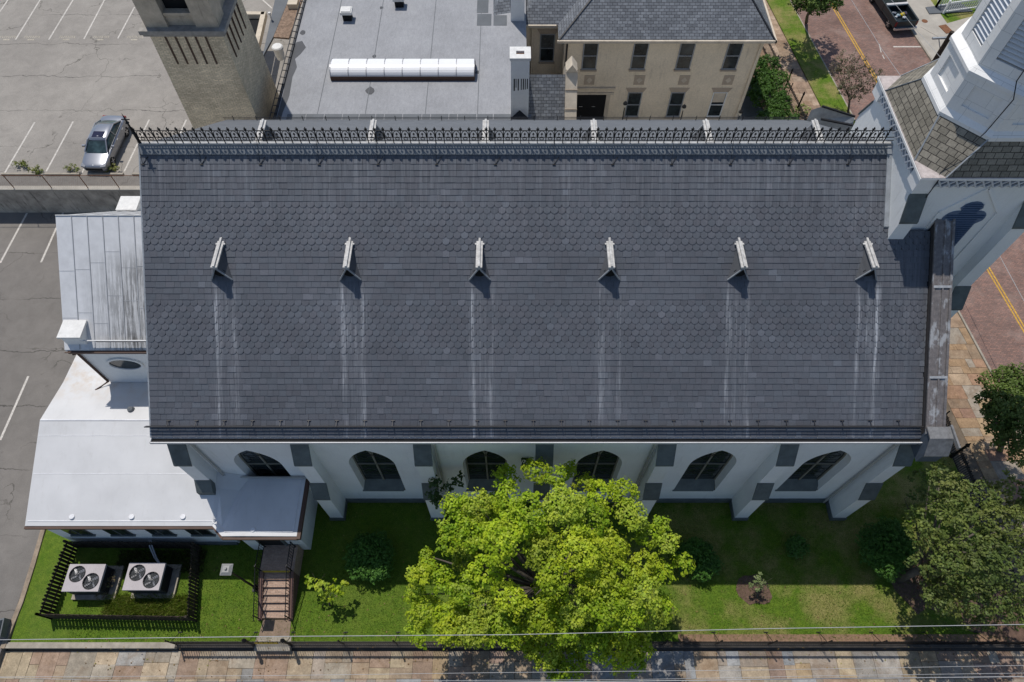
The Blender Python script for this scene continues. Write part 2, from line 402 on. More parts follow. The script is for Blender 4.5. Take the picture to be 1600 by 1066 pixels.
MT['leaf'] = m_leaf('leaf_bright', .34); MT['leafd'] = m_leaf('leaf_dark', .22)
MT['wood'] = plain('weathered_wood', (.05, .038, .028), .9, .6, 5, fine=.4, stain=(.16, .13, .10, .5))
MT['hvac'] = plain('hvac_paint', (.44, .40, .40), .6, .08)
MT['hvac_d'] = plain('hvac_side', (.05, .055, .06), .7)
MT['brickstep'] = m_brickuv('step_brick', (.44, .30, .22), (.34, .22, .16), (.3, .24, .19), .21, .075, .01, .85, .35, 2, .4)
MT['pathc'] = plain('brown_path', (.25, .18, .13), .9, .25, 3)
MT['polyc'] = plain('skylight_panel', (.80, .80, .80), .35, .03, 1, fine=.0, bump=0)
MT['alu'] = plain('aluminium', (.35, .35, .36), .4, .1, metal=.4)
MT['wire'] = plain('wire_sheath', (.42, .42, .42), .5, .1)
MT['gravel'] = plain('tan_gravel', (.30, .21, .15), .95, .5, 6, fine=.5, bump=.8)
MT['carpaint'] = plain('silver_paint', (.30, .31, .335), .28, .02, .5, metal=.65, spec=.6, fine=.0, bump=0)
MT['carglass'] = m_glass('car_glass', (.02, .035, .038), .06)
MT['tyre'] = plain('tyre', (.018, .018, .018), .9)
MT['chrome'] = plain('chrome', (.55, .55, .56), .25, .05, metal=.8)
MT['truck'] = plain('dark_truck_paint', (.018, .028, .033), .3, .1, metal=.3, spec=.6, bump=0)
MT['dark'] = plain('dark_opening', (.012, .012, .013), .9)
MT['white_plastic'] = plain('white_plastic', (.72, .71, .68), .6, .15, 4)
MT['rust'] = plain('rust', (.22, .10, .05), .9, .4, 8)
MT['lens'] = plain('lamp_lens', (.6, .58, .5), .3)
MT['yellowplate'] = plain('yellow_plate', (.55, .38, .03), .6, .2, 6)
#PART2
# ================================================================== GROUND
ZU = 2.17       # upper car park level
mb = MB(); mb.box(-400, -400, -1.6, 400, 400, -.45); struct('ground', mb, MT['asph_lo'])
# east street frame: kerb line
def SXL(y): return 27.8-.118*(y-22.7)
def strip(mb, x0, x1, y0, y1, z, fx=SXL, n=1, zt=None):
    for i in range(n):
        a = y0+(y1-y0)*i/n; b = y0+(y1-y0)*(i+1)/n
        lo = -.44 if zt is None else zt
        mb.hexa([(fx(a)+x0, a, lo), (fx(a)+x1, a, lo), (fx(b)+x1, b, lo), (fx(b)+x0, b, lo), (fx(a)+x0, a, z), (fx(a)+x1, a, z), (fx(b)+x1, b, z), (fx(b)+x0, b, z)])
mb = MB(); strip(mb, .12, 8.8, -30, 120, -.12); struct('brick_road', mb, MT['road'])
mb = MB(); strip(mb, 0, .12, 3, 120, .0); strip(mb, 8.8, 8.95, -30, 120, .0); struct('kerb', mb, MT['curb'])
mb = MB()
for off in (3.42, 3.62): strip(mb, off, off+.10, 4, 120, -.114, zt=-.118)
struct('road_centre_line', mb, MT['yellow'])
mb = MB()
a = G(1396, 73, -.11); b = G(1448, 78, -.11); mb.box(a.x, a.y-.07, -.116, b.x, a.y+.07, -.11)
for (u0, v0, u1, v1) in ((1374, 69, 1377, 82), (1379, 86, 1382, 92)):
    a = G(u0, v0, -.11); b = G(u1, v1, -.11); mb.bar(a, b, .07, .008)
struct('parking_bay_mark', mb, MT['paint'])
# far (east) side pavement, lawns
mb = MB(); strip(mb, 8.95, 12.2, -30, 120, -.01); struct('concrete_pavement', mb, MT['conc'])
mb = MB(); strip(mb, 12.2, 80, -30, 120, -.03); struct('far_lawn', mb, MT['grass'])
# ---- lower car park, upper car park
WY = 31.4
mb = MB(); mb.hexa([(-90, -20, -.44), (-24.6, -20, -.44), (-24.35, 3.2, -.44), (-90, 3.2, -.44), (-90, -20, -.02), (-24.6, -20, -.02), (-24.35, 3.2, -.02), (-90, 3.2, -.02)])
mb.box(-90, 3.2, -.44, -24.35, WY, 0.0); mb.box(-24.35, 9.9, -.44, -15.2, WY, -.003); struct('parking_lot', mb, MT['asph_lo'])
mb = MB(); mb.box(-90, WY+.25, -.44, -13.5, 120, ZU); struct('upper_parking_lot', mb, MT['asph_up'])
mb = MB(); mb.box(-13.5, WY+.25, -.44, 17.2, 120, .25); struct('inner_courtyard', mb, MT['conc'])
def line(mb, p, q, w=.11, z=.004):
    d = (q-p).normalized(); s_ = Vector((-d.y, d.x, 0))*w/2; dz = Vector((0, 0, z))
    mb.hexa([p-s_+Vector((0, 0, .001)), q-s_+Vector((0, 0, .001)), q+s_+Vector((0, 0, .001)), p+s_+Vector((0, 0, .001)), p-s_+dz, q-s_+dz, q+s_+dz, p+s_+dz])
mb = MB()
for (u0, v0, u1, v1) in ((5, 274, 54, 191), (72, 268, 114, 190), (128, 270, 160, 205), (194, 268, 233, 187), (280, 212, 291, 187),
                         (24, 62, 66, -6), (76, 62, 115, -2), (131, 61, 163, 0), (184, 60, 210, 11), (-30, 62, 12, 0), (-40, 274, -6, 192), (376, 0, 360, -30), (425, 13, 405, -5)):
    line(mb, G(u0, v0, ZU), G(u1, v1, ZU))
for (u0, v0, u1, v1) in ((0, 411, 42, 333), (64, 410, 103, 322), (0, 688, 44, 588), (-60, 411, -22, 333)):
    line(mb, G(u0, v0), G(u1, v1), .13)
struct('parking_lines', mb, MT['paint'])
mb = MB()
for u0 in (0, 38, 93, 146, 199):     # worn stencilled words at the head of the bays, too worn to read
    p = G(u0, 58, ZU); 
    for i in range(8):
        x = p.x+i*.16; mb.box(x, p.y-.12, ZU+.001, x+.05, p.y+.14, ZU+.004); 
        if i % 3 != 1: mb.box(x+.05, p.y+.09, ZU+.001, x+.12, p.y+.14, ZU+.004)
        else: mb.box(x+.05, p.y-.12, ZU+.001, x+.12, p.y-.07, ZU+.004)
    mb.box(p.x+.35, p.y-.38, ZU+.001, p.x+.85, p.y-.25, ZU+.004)
struct('worn_bay_stencils', mb, plain('worn_paint', (.50, .45, .36), .9, .5, 9, fine=.5))
# ---- churchyard lawn
FY = 4.35      # front boundary
mb = MB()
def lawn_poly(): return [(-24.05, FY, 0), (24.9, FY-.05, 0), (24.1, 14.9, 0), (23.6, 22, 0), (17.4, 22, 0), (17.4, 11.5, 0), (-14, 11.5, 0), (-14, 9.2, 0), (-24.2, 9.9, 0)]
mb.prism([(x, y, -.44) for x, y, z in lawn_poly()], (0, 0, .445)); struct('lawn', mb, MT['grass'])
# mulch beds
def blobpoly(cx, cy, rx, ry, n=16, seed=1, z=.02, h=.02):
    rr = random.Random(seed); return [(cx+rx*math.cos(t)*(1+rr.uniform(-.18, .18)), cy+ry*math.sin(t)*(1+rr.uniform(-.18, .18)), z-h) for t in [2*math.pi*i/n for i in range(n)]]
mb = MB()
p = G(1178, 922); mb.prism(blobpoly(p.x, p.y, .85, .75, seed=3), (0, 0, .025))
p = G(1435, 905); mb.prism(blobpoly(p.x, p.y, 1.3, 1.6, seed=4), (0, 0, .025))
p = G(1560, 960); mb.prism(blobpoly(p.x, p.y, 2.2, 1.2, seed=5), (0, 0, .025))
struct('mulch_bed', mb, MT['soil'])
# soil/gravel strip along the front fence
mb = MB(); mb.box(8, FY+.02, .0, 24.6, FY+.38, .012); struct('bare_soil_strip', mb, plain('dry_soil', (.27, .17, .11), .95, .3, 4, fine=.3))
# ---- flagstone pavements: individual stones
PAL = [(.38, .30, .205), (.34, .26, .18), (.33, .235, .17), (.41, .33, .22), (.36, .31, .24), (.30, .285, .26), (.34, .26, .18), (.31, .22, .155), (.27, .27, .265), (.30, .30, .295), (.38, .33, .26), (.33, .28, .22), (.28, .20, .155), (.38, .28, .17), (.34, .31, .27), (.26, .265, .265), (.32, .27, .21), (.35, .29, .23), (.30, .25, .2)]
def flags(name, x0, x1, y0, y1, z, rowh, wr, fx=lambda y: 0.0, seed=1, pal=PAL, gap=.016, zb=-.44, warm=None):
    rr = random.Random(seed); b = MB(); b.mi = 0
    y = y0
    while y < y1-.05:
        h = min(rr.uniform(*rowh), y1-y)
        if y1-y-h < .3: h = y1-y
        x = x0
        while x < x1-.05:
            w_ = rr.uniform(*wr)
            if x1-x-w_ < .3: w_ = x1-x
            subs = [(x, y, x+w_, y+h)]
            if h > .75 and rr.random() < .6:
                t = y+h*rr.uniform(.35, .65)
                subs = [(x, y, x+w_, t), (x, t, x+w_, y+h)]
                if rr.random() < .5 and w_ > .7:
                    k_ = rr.randrange(2); q = subs.pop(k_); tx = q[0]+w_*rr.uniform(.35, .65); subs += [(q[0], q[1], tx, q[3]), (tx, q[1], q[2], q[3])]
            for (a0, b0, a1, b1) in subs:
                c = rr.choice(pal); c = rr.choice(pal[:6]) if (name == 'flagstone_pavement' and a0 < rr.uniform(-14, 2)) else c; f_ = rr.uniform(.78, 1.12); c = tuple(q*f_ for q in c)
                if warm: c = tuple(c[i]*warm[i] for i in range(3))
                g_ = gap/2; zz = z+rr.uniform(-.004, .006)
                j = lambda: rr.uniform(-.012, .012)
                P = [(a0+g_+j(), b0+g_+j()), (a1-g_+j(), b0+g_+j()), (a1-g_+j(), b1-g_+j()), (a0+g_+j(), b1-g_+j())]
                P = [(px+fx(py), py) for px, py in P]
                b.raw([(px, py, z-.03) for px, py in P]+[(px, py, zz) for px, py in P], [(4, 5, 6, 7), (0, 1, 5, 4), (1, 2, 6, 5), (2, 3, 7, 6), (3, 0, 4, 7)], c)
            x += w_
        y += h
    struct(name, b, MT['flag'], uv=False)
ZS = -.30
flags('flagstone_pavement', -26.6, 30, .9, FY-.32, ZS, (.45, 1.05), (.45, 1.35), seed=13)
mb = MB(); mb.box(-26.6, -.2, -.44, 31, FY-.3, ZS-.02); mb.hexa([(24.9, 3.9, -.44), (28.3+1.3, 3.9, -.44), (SXL(31), 31, -.44), (20.4, 31, -.44), (24.9, 3.9, -.06), (SXL(3.9), 3.9, -.06), (SXL(31), 31, -.06), (20.4, 31, -.06)]); struct('pavement_bed', mb, MT['mortar'])
ORP = [(.36, .24, .14), (.31, .19, .12), (.38, .27, .16), (.30, .21, .14), (.37, .27, .18), (.28, .17, .12), (.33, .28, .22)]
flags('side_flagstone_pavement', -3.4, -.05, 4.2, 30.5, -.035, (.6, 1.2), (.7, 1.5), fx=SXL, seed=5, pal=ORP)
# north part of the side street: pavement, verge, planting bed
flags('brown_stone_pavement', -4.15, -2.0, 30.6, 100, -.03, (1.3, 2.0), (1.0, 1.1), fx=SXL, seed=8, pal=[(.36, .26, .18), (.33, .23, .16), (.40, .30, .22), (.30, .21, .15)])
mb = MB(); strip(mb, -4.2, -1.95, 30.6, 100, -.05); struct('pavement_base', mb, MT['mortar'])
mb = MB(); strip(mb, -1.95, -.0, 30.6, 100, .02); struct('grass_verge', mb, MT['grass'])
mb = MB(); strip(mb, -7.6, -4.2, 30.6, 100, -.02); struct('planting_bed', mb, plain('bed_mulch', (.27, .18, .12), .95, .3, 4, fine=.35))
mb = MB(); mb.box(17.2, 30, -.4, 19.0, 60, .02); struct('side_path', mb, MT['greysheet'])

# ================================================================== CHURCH
church = thing('church', 'large white church with long dark slate roof, buttressed side wall and steeple', 'church', (0, 16, 0))
XL, XR, XT, XF = -14.95, 16.95, 15.25, 17.45
WYS = 11.3
def part(name, mb, mat, parent=church, **k): return mb.build(name, mat, parent, **k)
# --- slates on the south slope, course by course
def band(v): return 322 < v < 396 or 476 < v < 557
def vproj(y, z):
    return 533-FPX*((y*CT-(H-z)*ST)/((H-z)*CT+y*ST))
mb = MB(); LS = (RY-EY)*math.sqrt(1+SLP**2); ca_, sa_ = 1/math.sqrt(1+SLP**2), SLP/math.sqrt(1+SLP**2)
def sp(x, s, t): return (x, EY+s*ca_-t*sa_, EZ+s*sa_+t*ca_)
nrow = 48; ex = LS/nrow; rr = random.Random(2)
slates = MB()
for i in range(nrow):
    s0 = i*ex; s1 = s0+ex+.05; y = EY+s0*ca_; v = vproj(y, zroof(y)); sc = band(v)
    xr = XR if y < 17.95 else XT
    x = XL+(-.15 if (i % 2 and sc) else 0)
    while x < xr-.02:
        wdt = .303 if sc else rr.choice([.24, .3, .3, .36, .42])
        x1 = min(x+wdt, xr); x0 = max(x, XL)
        if x1-x0 > .05:
            g = rr.gauss(1, .045)
            if rr.random() < .04: g *= rr.uniform(1.1, 1.3)
            if rr.random() < .05: g *= .9
            tint = rr.uniform(-.0018, .0018)
            c = ((.092+tint)*g, (.099-tint*.6)*g, (.115-tint)*g)
            th = .023+rr.uniform(-.006, .006); jy = rr.uniform(-.006, .006); gp = .0035
            a0, a1 = x0+gp, x1-gp
            if sc:
                n_ = 7; m_ = (a0+a1)/2; r_ = (a1-a0)/2; low = []
                for j in range(n_+1):
                    t = math.pi+math.pi*j/n_
                    low.append((m_+r_*math.cos(t), s0+.115+.125*math.sin(t)+jy))
            else: low = [(a0, s0+jy), (a1, s0+jy)]
            top = [sp(a1, s1, .002), sp(a0, s1, .002)]
            up = [sp(px, ps, th) for px, ps in low]; dn = [sp(px, ps, .0) for px, ps in low]
            nl = len(low)
            slates.raw(up+top+dn, [tuple(range(nl+2))]+[(j+1, j, nl+2+j, nl+3+j) for j in range(nl-1)], c)
        x += wdt
roof = part('slate_roof', slates, MT['slate'], uv=False)
mb = MB(); mb.prism([(XL+.01, EY+.02, EZ-.02), (XL+.01, RY, RZ-.02), (XL+.01, RY, RZ-.3), (XL+.01, EY+.02, EZ-.3)], (XT-XL-.02, 0, 0))
mb.prism([(XT-.01, EY+.02, EZ-.02), (XT-.01, 18, zroof(18)-.02), (XT-.01, 18, zroof(18)-.3), (XT-.01, EY+.02, EZ-.3)], (XF-XT-.3, 0, 0))
part('roof_bed', mb, MT['slate_base'])
NY = 28.3
mb = MB(); mb.prism([(XL, RY+.01, RZ), (XL, NY, zroof(NY)), (XL, NY, zroof(NY)-.3), (XL, RY+.01, RZ-.3)], (XT-XL, 0, 0)); part('north_roof', mb, MT['slate_plain'])
mb = MB(); mb.box(XL+.02, RY-.07, RZ+.02, XT-.01, RY+.07, RZ+.125); rdg = part('ridge_capping', mb, plain('ridge_roll_zinc', (.40, .40, .39), .6, .4, 4, stain=(.16, .15, .14, .6))); mb = MB(); mb.prism([(XL+.02, RY-.071, RZ+.06), (XL+.02, RY-.36, RZ-.155), (XL+.02, RY-.36, RZ-.19), (XL+.02, RY-.091, RZ)], (XT-XL-.03, 0, 0))
mb.prism([(XL+.02, RY+.091, RZ+.06), (XL+.02, RY+.091, RZ), (XL+.02, RY+.30, RZ-.15), (XL+.02, RY+.30, RZ-.115)], (XT-XL-.03, 0, 0)); mb.build('ridge_flashing', plain('lead_shadow_tone', (.17, .185, .20), .6, .25, 3), rdg)  # lead flashing with the cresting's shadow put into its dark colour
mb = MB(); mb.box(XL-.03, EY, EZ-.2, XL, EY, EZ)
mb = MB(); mb.prism([(XL-.05, EY, EZ+.02), (XL-.05, RY, RZ+.02), (XL-.05, RY, RZ-.3), (XL-.05, EY, EZ-.3)], (.06, 0, 0)); part('verge_trim', mb, MT['lead'])
# gutter along the eave
mb = MB(); mb.box(XL-.02, EY-.22, EZ-.16, XF, EY-.02, EZ-.12); mb.box(XL-.02, EY-.24, EZ-.16, XF, EY-.20, EZ-.02); mb.box(XL-.02, EY-.02, EZ-.3, XF, EY+.05, EZ-.02)
mb.box(XL-.02, EY-.02, EZ-.42, XF, WYS, EZ-.30); mb.box(XL-.03, EY-.24, EZ-.16, XL, EY-.02, EZ-.02)
gut = part('gutter', mb, MT['gutter'])
mb = MB(); mb.box(XL, EY-.198, EZ-.118, XF, EY-.022, EZ-.10); part('gutter_lining', mb, MT['dark'], gut)
# snow rail
mb = MB(); 
def snow(y):
    z = zroof(y); n_ = Vector((0, -sa_, ca_))
    for k_, h_ in enumerate((.08, .16, .24)):
        p = Vector((0, y, z))+n_*h_
        mb.tube([(XL-.15, p.y, p.z), (XR-.05, p.y, p.z)], .026, 5)
    x = XL+.75
    while x < XR:
        p = Vector((x, y, z)); mb.bar(p-Vector((0, 0, .02)), p+n_*.27, .03, .04); mb.bar(p+n_*.22, p+Vector((0, .20, .20*SLP))+n_*.03, .025, .02); mb.bar(p+Vector((-.08, .19, .19*SLP))+n_*.045, p+Vector((.08, .19, .19*SLP))+n_*.045, .03, .02); x += 1.16
snow(11.47); part('snow_rail', mb, MT['rail'], uv=False)
mb = MB()
for h_ in (.1, .2): mb.tube([(XL, NY-.25, zroof(NY-.25)+h_), (XT, NY-.25, zroof(NY-.25)+h_)], .016, 5)
x = XL+.5
while x < XT: mb.bar((x, NY-.25, zroof(NY-.25)-.02), (x, NY-.25, zroof(NY-.25)+.3), .03); x += 1.2
part('north_snow_rail', mb, MT['rail'], uv=False)
# ridge cresting: cast iron fretwork
mb = MB(); zb = RZ+.08; uw = .337; n_ = int((XT-XL-.25)/uw)
def cx(a, b, w_=.022): mb.bar((a[0], RY, zb+a[1]), (b[0], RY, zb+b[1]), w_, w_)
for k_ in range(n_+1):
    x = XL+.12+k_*uw
    cx((x, -.05), (x, .84), .032); cx((x-.06, .755), (x+.06, .755), .032); cx((x-.045, .70), (x, .76), .022); cx((x+.045, .70), (x, .76), .022)
    cx((x-.03, .48), (x+.03, .48), .06)
    if k_ < n_:
        m_ = x+uw/2
        pts = [(x+.02, .34)]+[(m_-(uw/2-.03)*math.cos(t), .42+.24*math.sin(t)) for t in [math.pi*j/8 for j in range(9)]]+[(x+uw-.02, .34)]
        for a, b in zip(pts, pts[1:]): cx(a, b, .022)
        cx((m_, .34), (m_, .55), .02); cx((m_-.045, .48), (m_+.045, .48), .024); cx((m_-.03, .52), (m_+.03, .52), .03)
        pts = [(m_+.085*math.cos(t), .25+.06*math.sin(t)) for t in [2*math.pi*j/8 for j in range(9)]]
        for a, b in zip(pts, pts[1:]): cx(a, b, .02)
for z_ in (.17, .33, .67): mb.bar((XL+.1, RY, zb+z_), (XT-.05, RY, zb+z_), .022, .024)
k_ = 0; x = XL+.12
while x < XT-.3:
    a = Vector((x, RY, zb+.5)); y = RY-.66; b = Vector((x, y, zroof(y)+.05)); mb.bar(a, b, .013)
    mb.bar(b, (x+.2, RY-.40, zroof(RY-.40)+.05), .016); mb.bar((x-.06, b.y, b.z), (x+.06, b.y, b.z), .03)
    x += 2.36
crest = part('ridge_cresting', mb, MT['iron'], uv=False)
mb = MB(); fx0 = XL+.06
mb.lathe(fx0, RY, [(.05, zb-.1), (.05, zb+.5), (.09, zb+.56), (.05, zb+.62), (.035, zb+1.0), (.08, zb+1.06), (.03, zb+1.12), (.025, zb+1.35), (.0, zb+1.55)], 8)
mb.bar((fx0-.16, RY, zb+1.22), (fx0+.16, RY, zb+1.22), .035); part('ridge_finial', mb, MT['iron'], uv=False)
# roof vents (gablets)
VX = [-11.85, -6.62, -1.36, 3.9, 9.15, 14.35]
def gablet(x, y0, flip=1):
    z0 = zroof(y0) ; za = z0+.86; yb = y0+flip*(za-z0)/SLP
    hw = .45; x += .05
    m = MB(); 
    A = Vector((x, y0-flip*.03, za)); B = Vector((x, yb, za)); L_ = Vector((x-hw, y0, z0)); R_ = Vector((x+hw, y0, z0))
    for side, P in ((-1, L_), (1, R_)):
        m.col = (.085, .088, .095, 1)
        o = Vector((side*.02, 0, -.03))
        m.raw([A, P, B, A+o*-1, P+Vector((0, 0, -.04)), B+o*-1], [(0, 1, 2), (5, 4, 3), (0, 3, 4, 1), (1, 4, 5, 2)])
    v_ = m.build('roof_vent', MT['slate'], church)
    m = MB(); m.box(x-.13, y0-flip*.07, za-.02, x+.13, yb+flip*.04, za+.06); m.box(x-.04, y0-flip*.06, za+.055, x+.04, yb+flip*.2, za+.135)
    m.box(x-.19, yb-flip*.13, za-.0, x+.19, yb-flip*.05, za+.05)
    m.build('vent_ridge_cap', MT['lightmetal'], v_)
    m = MB(); m.bar(A-Vector((0, 0, .05)), L_+Vector((.03, -flip*.02, .03)), .05, .05); m.bar(A-Vector((0, 0, .05)), R_+Vector((-.03, -flip*.02, .03)), .05, .05); m.build('vent_frame', MT['lead'], v_)
    q = .10*flip; m = MB(); m.prism([(x+.26*math.cos(t), y0+q, z0+.34+.26*math.sin(t)) for t in [2*math.pi*j/14 for j in range(14)]], (0, flip*.02, 0))
    m.build('vent_opening', MT['dark'], v_)
for x in VX: gablet(x, 16.4)
# north side vents: steeper-faced, their pale caps show above the ridge
for u in (408, 581, 757, 926, 1102, 1273):
    p = G(u, 196, 13.0)
    y0 = 22.5; a_ = (u-800)/FPX; cz = abs((198-533)*-1/FPX*ST-CT); xx = a_/cz*(H-zroof(y0)-.86)
    gablet(xx, y0, -1)
# --- south wall with pointed windows
BX = [-14.35, -9.1, -3.85, 1.4, 6.65, 11.9, 17.0]
WXC = [-11.72, -6.47, -1.22, 4.03, 9.28, 14.5]
HW, ZSILL, ZSPR, ZAP = 1.06, 1.75, 5.35, 7.15
def arch_pts(xc, hw, zs, za, n=8, y=0):   # spring left -> apex -> spring right (pointed)
    rise = za-zs; r_ = (hw*hw+rise*rise)/(2*hw); P = []
    th = math.acos((r_-hw)/r_)
    for i in range(n+1):
        t = th*i/n; P.append((xc-hw+(r_-r_*math.cos(t)), y, zs+r_*math.sin(t)))
    Q = [(2*xc-p[0], y, p[2]) for p in P[::-1][1:]]
    return P+Q
wall = MB(); wall.mi = 0
ztop = EZ-.35
edges = [-14.4]+[(WXC[i]+WXC[i+1])/2 for i in range(5)]+[17.45]
plin = MB()
for i, xc in enumerate(WXC):
    x0, x1 = edges[i], edges[i+1]; y = WYS
    wall.face([(x0, y, 0), (xc-HW, y, 0), (xc-HW, y, ztop), (x0, y, ztop)]); wall.face([(xc+HW, y, 0), (x1, y, 0), (x1, y, ztop), (xc+HW, y, ztop)])
    wall.face([(xc-HW, y, 0), (xc+HW, y, 0), (xc+HW, y, ZSILL), (xc-HW, y, ZSILL)])
    A = arch_pts(xc, HW, ZSPR, ZAP, y=y)
    for a, b in zip(A, A[1:]): wall.face([a, b, (b[0], y, ztop), (a[0], y, ztop)])
    O = [(xc-HW, y, ZSILL)]+A+[(xc+HW, y, ZSILL)]
    I = [(p[0]+(xc-p[0])*.10, y+.42, p[2]-(.08 if p[2] > ZSPR else 0)) for p in O]; I[0] = (I[0][0], y+.42, ZSILL+.55); I[-1] = (I[-1][0], y+.42, ZSILL+.55)
    for j in range(len(O)-1): wall.face([O[j+1], O[j], I[j], I[j+1]])
    # window thing parts
    w_ = MB(); hw2 = HW*.9; yy = y+.40
    w_.face([(p[0], yy, p[2]) for p in I][::-1])
    win = part('window', w_, MT['glass'])
    f_ = MB(); 
    for a, b in zip(I, I[1:]): f_.bar((a[0], yy-.03, a[2]), (b[0], yy-.03, b[2]), .10, .06, up=(0, 1, 0))
    zs_ = ZSPR-.2
    f_.bar((xc, yy-.03, ZSILL+.55), (xc, yy-.03, zs_+.5), .08, .05, up=(0, 1, 0))
    for sd in (-1, 1):
        prev = (xc, zs_+.45)
        for t in range(1, 7):
            q = (xc+sd*hw2*.60*(1-math.cos(t/6*1.25)), zs_+.45+1.05*math.sin(t/6*1.25)); f_.bar((prev[0], yy-.03, prev[1]), (q[0], yy-.03, q[1]), .07, .05, up=(0, 1, 0)); prev = q
    f_.bar((xc-hw2, yy-.03, 4.55), (xc+hw2, yy-.03, 4.55), .06, .05, up=(0, 1, 0))
    f_.build('window_tracery', MT['mullion'], win)
    f_ = MB(); rr = random.Random(i)
    for (cx_, cz_, r_) in ((-.42, 5.55, .3), (.42, 5.55, .3), (-.45, 3.6, .28), (.45, 3.6, .28)):
        pts = [(xc+cx_+r_*math.cos(t)*(1+.2*math.cos(4*t)), yy-.015, cz_+r_*math.sin(t)*(1+.2*math.cos(4*t))) for t in [2*math.pi*j/20 for j in range(21)]]
        for a, b in zip(pts, pts[1:]): f_.bar(a, b, .02, .012, up=(0, 1, 0))
    for j in range(1, 7): f_.bar((xc-hw2, yy-.012, 2.2+j*.55), (xc+hw2, yy-.012, 2.2+j*.55), .018, .01, up=(0, 1, 0))
    f_.build('leading', plain('lead_came_%d' % i, (.05, .055, .055), .6), win)
    f_ = MB(); f_.prism([(xc-HW-.06, y-.05, ZSILL-.02), (xc-HW-.06, y-.05, ZSILL+.05), (xc-HW+.10, y+.40, ZSILL+.56), (xc-HW+.10, y+.40, ZSILL)], (2*HW-.04, 0, 0)); f_.build('window_sill', MT['cap'], win)
wall.face([(-14.4, WYS, 0), (-14.4, WYS, ztop), (-14.4, RY, RZ-.4), (-14.4, 28.0, ztop), (-14.4, 28.0, 0)])
wall.face([(-14.4, 28.0, 0), (-14.4, 28.0, ztop), (17.45, 28.0, ztop), (17.45, 28.0, 0)])
wall.face([(17.45, WYS, 0), (17.45, 28.0, 0), (17.45, 28.0, ztop), (17.45, RY, RZ-.2), (17.45, WYS, ztop)])
cw = part('nave_wall', wall, MT['white'])
mb = MB()
for a, b in zip(BX, BX[1:]):
    if a > -13: mb.box(a+.34, WYS-.10, -.1, b-.34, WYS-.003, .42)
part('wall_plinth', mb, MT['cap'])
# buttresses: two set-offs with slate caps
for k_, x in enumerate(BX):
    m = MB(); hw = .34; base = 3.9 if k_ == 0 else -.1
    m.prism([(x-hw, WYS+.0, base), (x-hw, 10.30, base), (x-hw, 10.30, 3.45), (x-hw, 10.68, 4.55), (x-hw, 10.68, 7.15), (x-hw, WYS, 8.3)], (2*hw, 0, 0))
    b_ = part('buttress', m, MT['white'])
    m = MB()
    if k_ == 0: m.prism([(x-hw-.04, 10.26, 3.95), (x-hw-.04, 10.26, 4.5), (x-hw-.04, 10.72, 5.1), (x-hw-.04, 10.72, 4.5)], (2*hw+.08, 0, 0))
    else: m.prism([(x-hw-.05, 10.24, 3.42), (x-hw-.05, 10.24, 3.52), (x-hw-.05, 10.66, 4.66), (x-hw-.05, 10.70, 4.58)], (2*hw+.1, 0, 0))
    m.build('buttress_cap', MT['cap'], b_); m = MB()
    m.prism([(x-hw-.05, 10.58, 7.08), (x-hw-.05, 10.58, 7.20), (x-hw-.05, WYS-.02, 8.42), (x-hw-.05, WYS-.02, 8.3)], (2*hw+.1, 0, 0))
    m.build('buttress_cap', MT['blueroof'] if k_ == 99 else MT['cap'], b_)
    if k_:
        m = MB(); m.box(x-hw-.05, 10.24, -.1, x+hw+.05, WYS-.1, .36); m.build('buttress_plinth', MT['cap'], b_)
# downpipes
def pipe(pts, r_=.055):
    m = MB(); m.tube(pts, r_, 7)
    for p in pts[:-1]: m.cyl(p[0], p[1], p[2]-.08, p[2], r_*1.5, n=8)
    return part('downpipe', m, MT['pipe'], uv=False)
pipe([(-13.75, EY-.1, EZ-.15), (-13.75, WYS-.1, 8.3), (-13.75, WYS-.1, 4.35), (-13.2, WYS-.1, 4.0), (-9.6, WYS-.12, 3.95), (-9.55, WYS-.12, .1)])
for x in (-3.35, 6.15, 16.5): pipe([(x, EY-.1, EZ-.15), (x, WYS-.1, 8.3), (x, WYS-.1, .1)])
# --- front gable parapet coping + kneeler
m = MB(); a, b = 11.0, 18.15
m.prism([(16.98, a, zroof(a)-.3), (16.98, b, zroof(b)-.3), (16.98, b, zroof(b)+.34), (16.98, a, zroof(a)+.34)], (.5, 0, 0)); part('gable_parapet', m, plain('parapet_dark', (.06, .055, .055), .7, .3, 3))
m = MB()
def cop(y0, y1, x0, x1, t0, t1): m.prism([(x0, y0, zroof(y0)+t0), (x0, y1, zroof(y1)+t0), (x0, y1, zroof(y1)+t1), (x0, y0, zroof(y0)+t1)], (x1-x0, 0, 0))
cop(11.05, 18.16, 16.93, 17.68, .342, .42); cop(11.05, 18.16, 17.30, 17.36, .42, .47); cop(11.05, 18.16, 17.60, 17.70, .42, .48); cop(11.05, 18.16, 16.91, 17.0, .42, .47)
copg = part('gable_coping', m, MT['copper'])
m = MB(); rr = random.Random(5)
y = 11.6
for i in range(6):
    pass
for y in (12.9, 15.9): cop(y, y+.08, 16.95, 17.67, .475, .485); m.mark()
m.build_each('coping_joint', MT['patch'], copg)
m = MB(); m.prism([(16.95, 10.35, 8.3), (16.95, 11.15, 8.3), (16.95, 11.15, 9.75), (16.95, 10.75, 9.75), (16.95, 10.35, 9.1)], (.85, 0, 0)); kn = part('kneeler', m, plain('kneeler_lead_shade_tone', (.07, .09, .12), .6, .2, 3))  # lead body; blue-dark of its shaded south face put into the colour
m = MB(); m.prism([(16.90, 10.28, 9.08), (16.90, 10.75, 9.80), (16.90, 11.25, 9.85), (16.90, 11.25, 9.79), (16.90, 10.75, 9.74), (16.90, 10.28, 9.0)], (.98, 0, 0)); m.box(17.84, 10.3, 9.75, 17.92, 11.3, 9.93); m.build('kneeler_lead', plain('kneeler_top', (.20, .20, .20), .6, .35, 5), kn)

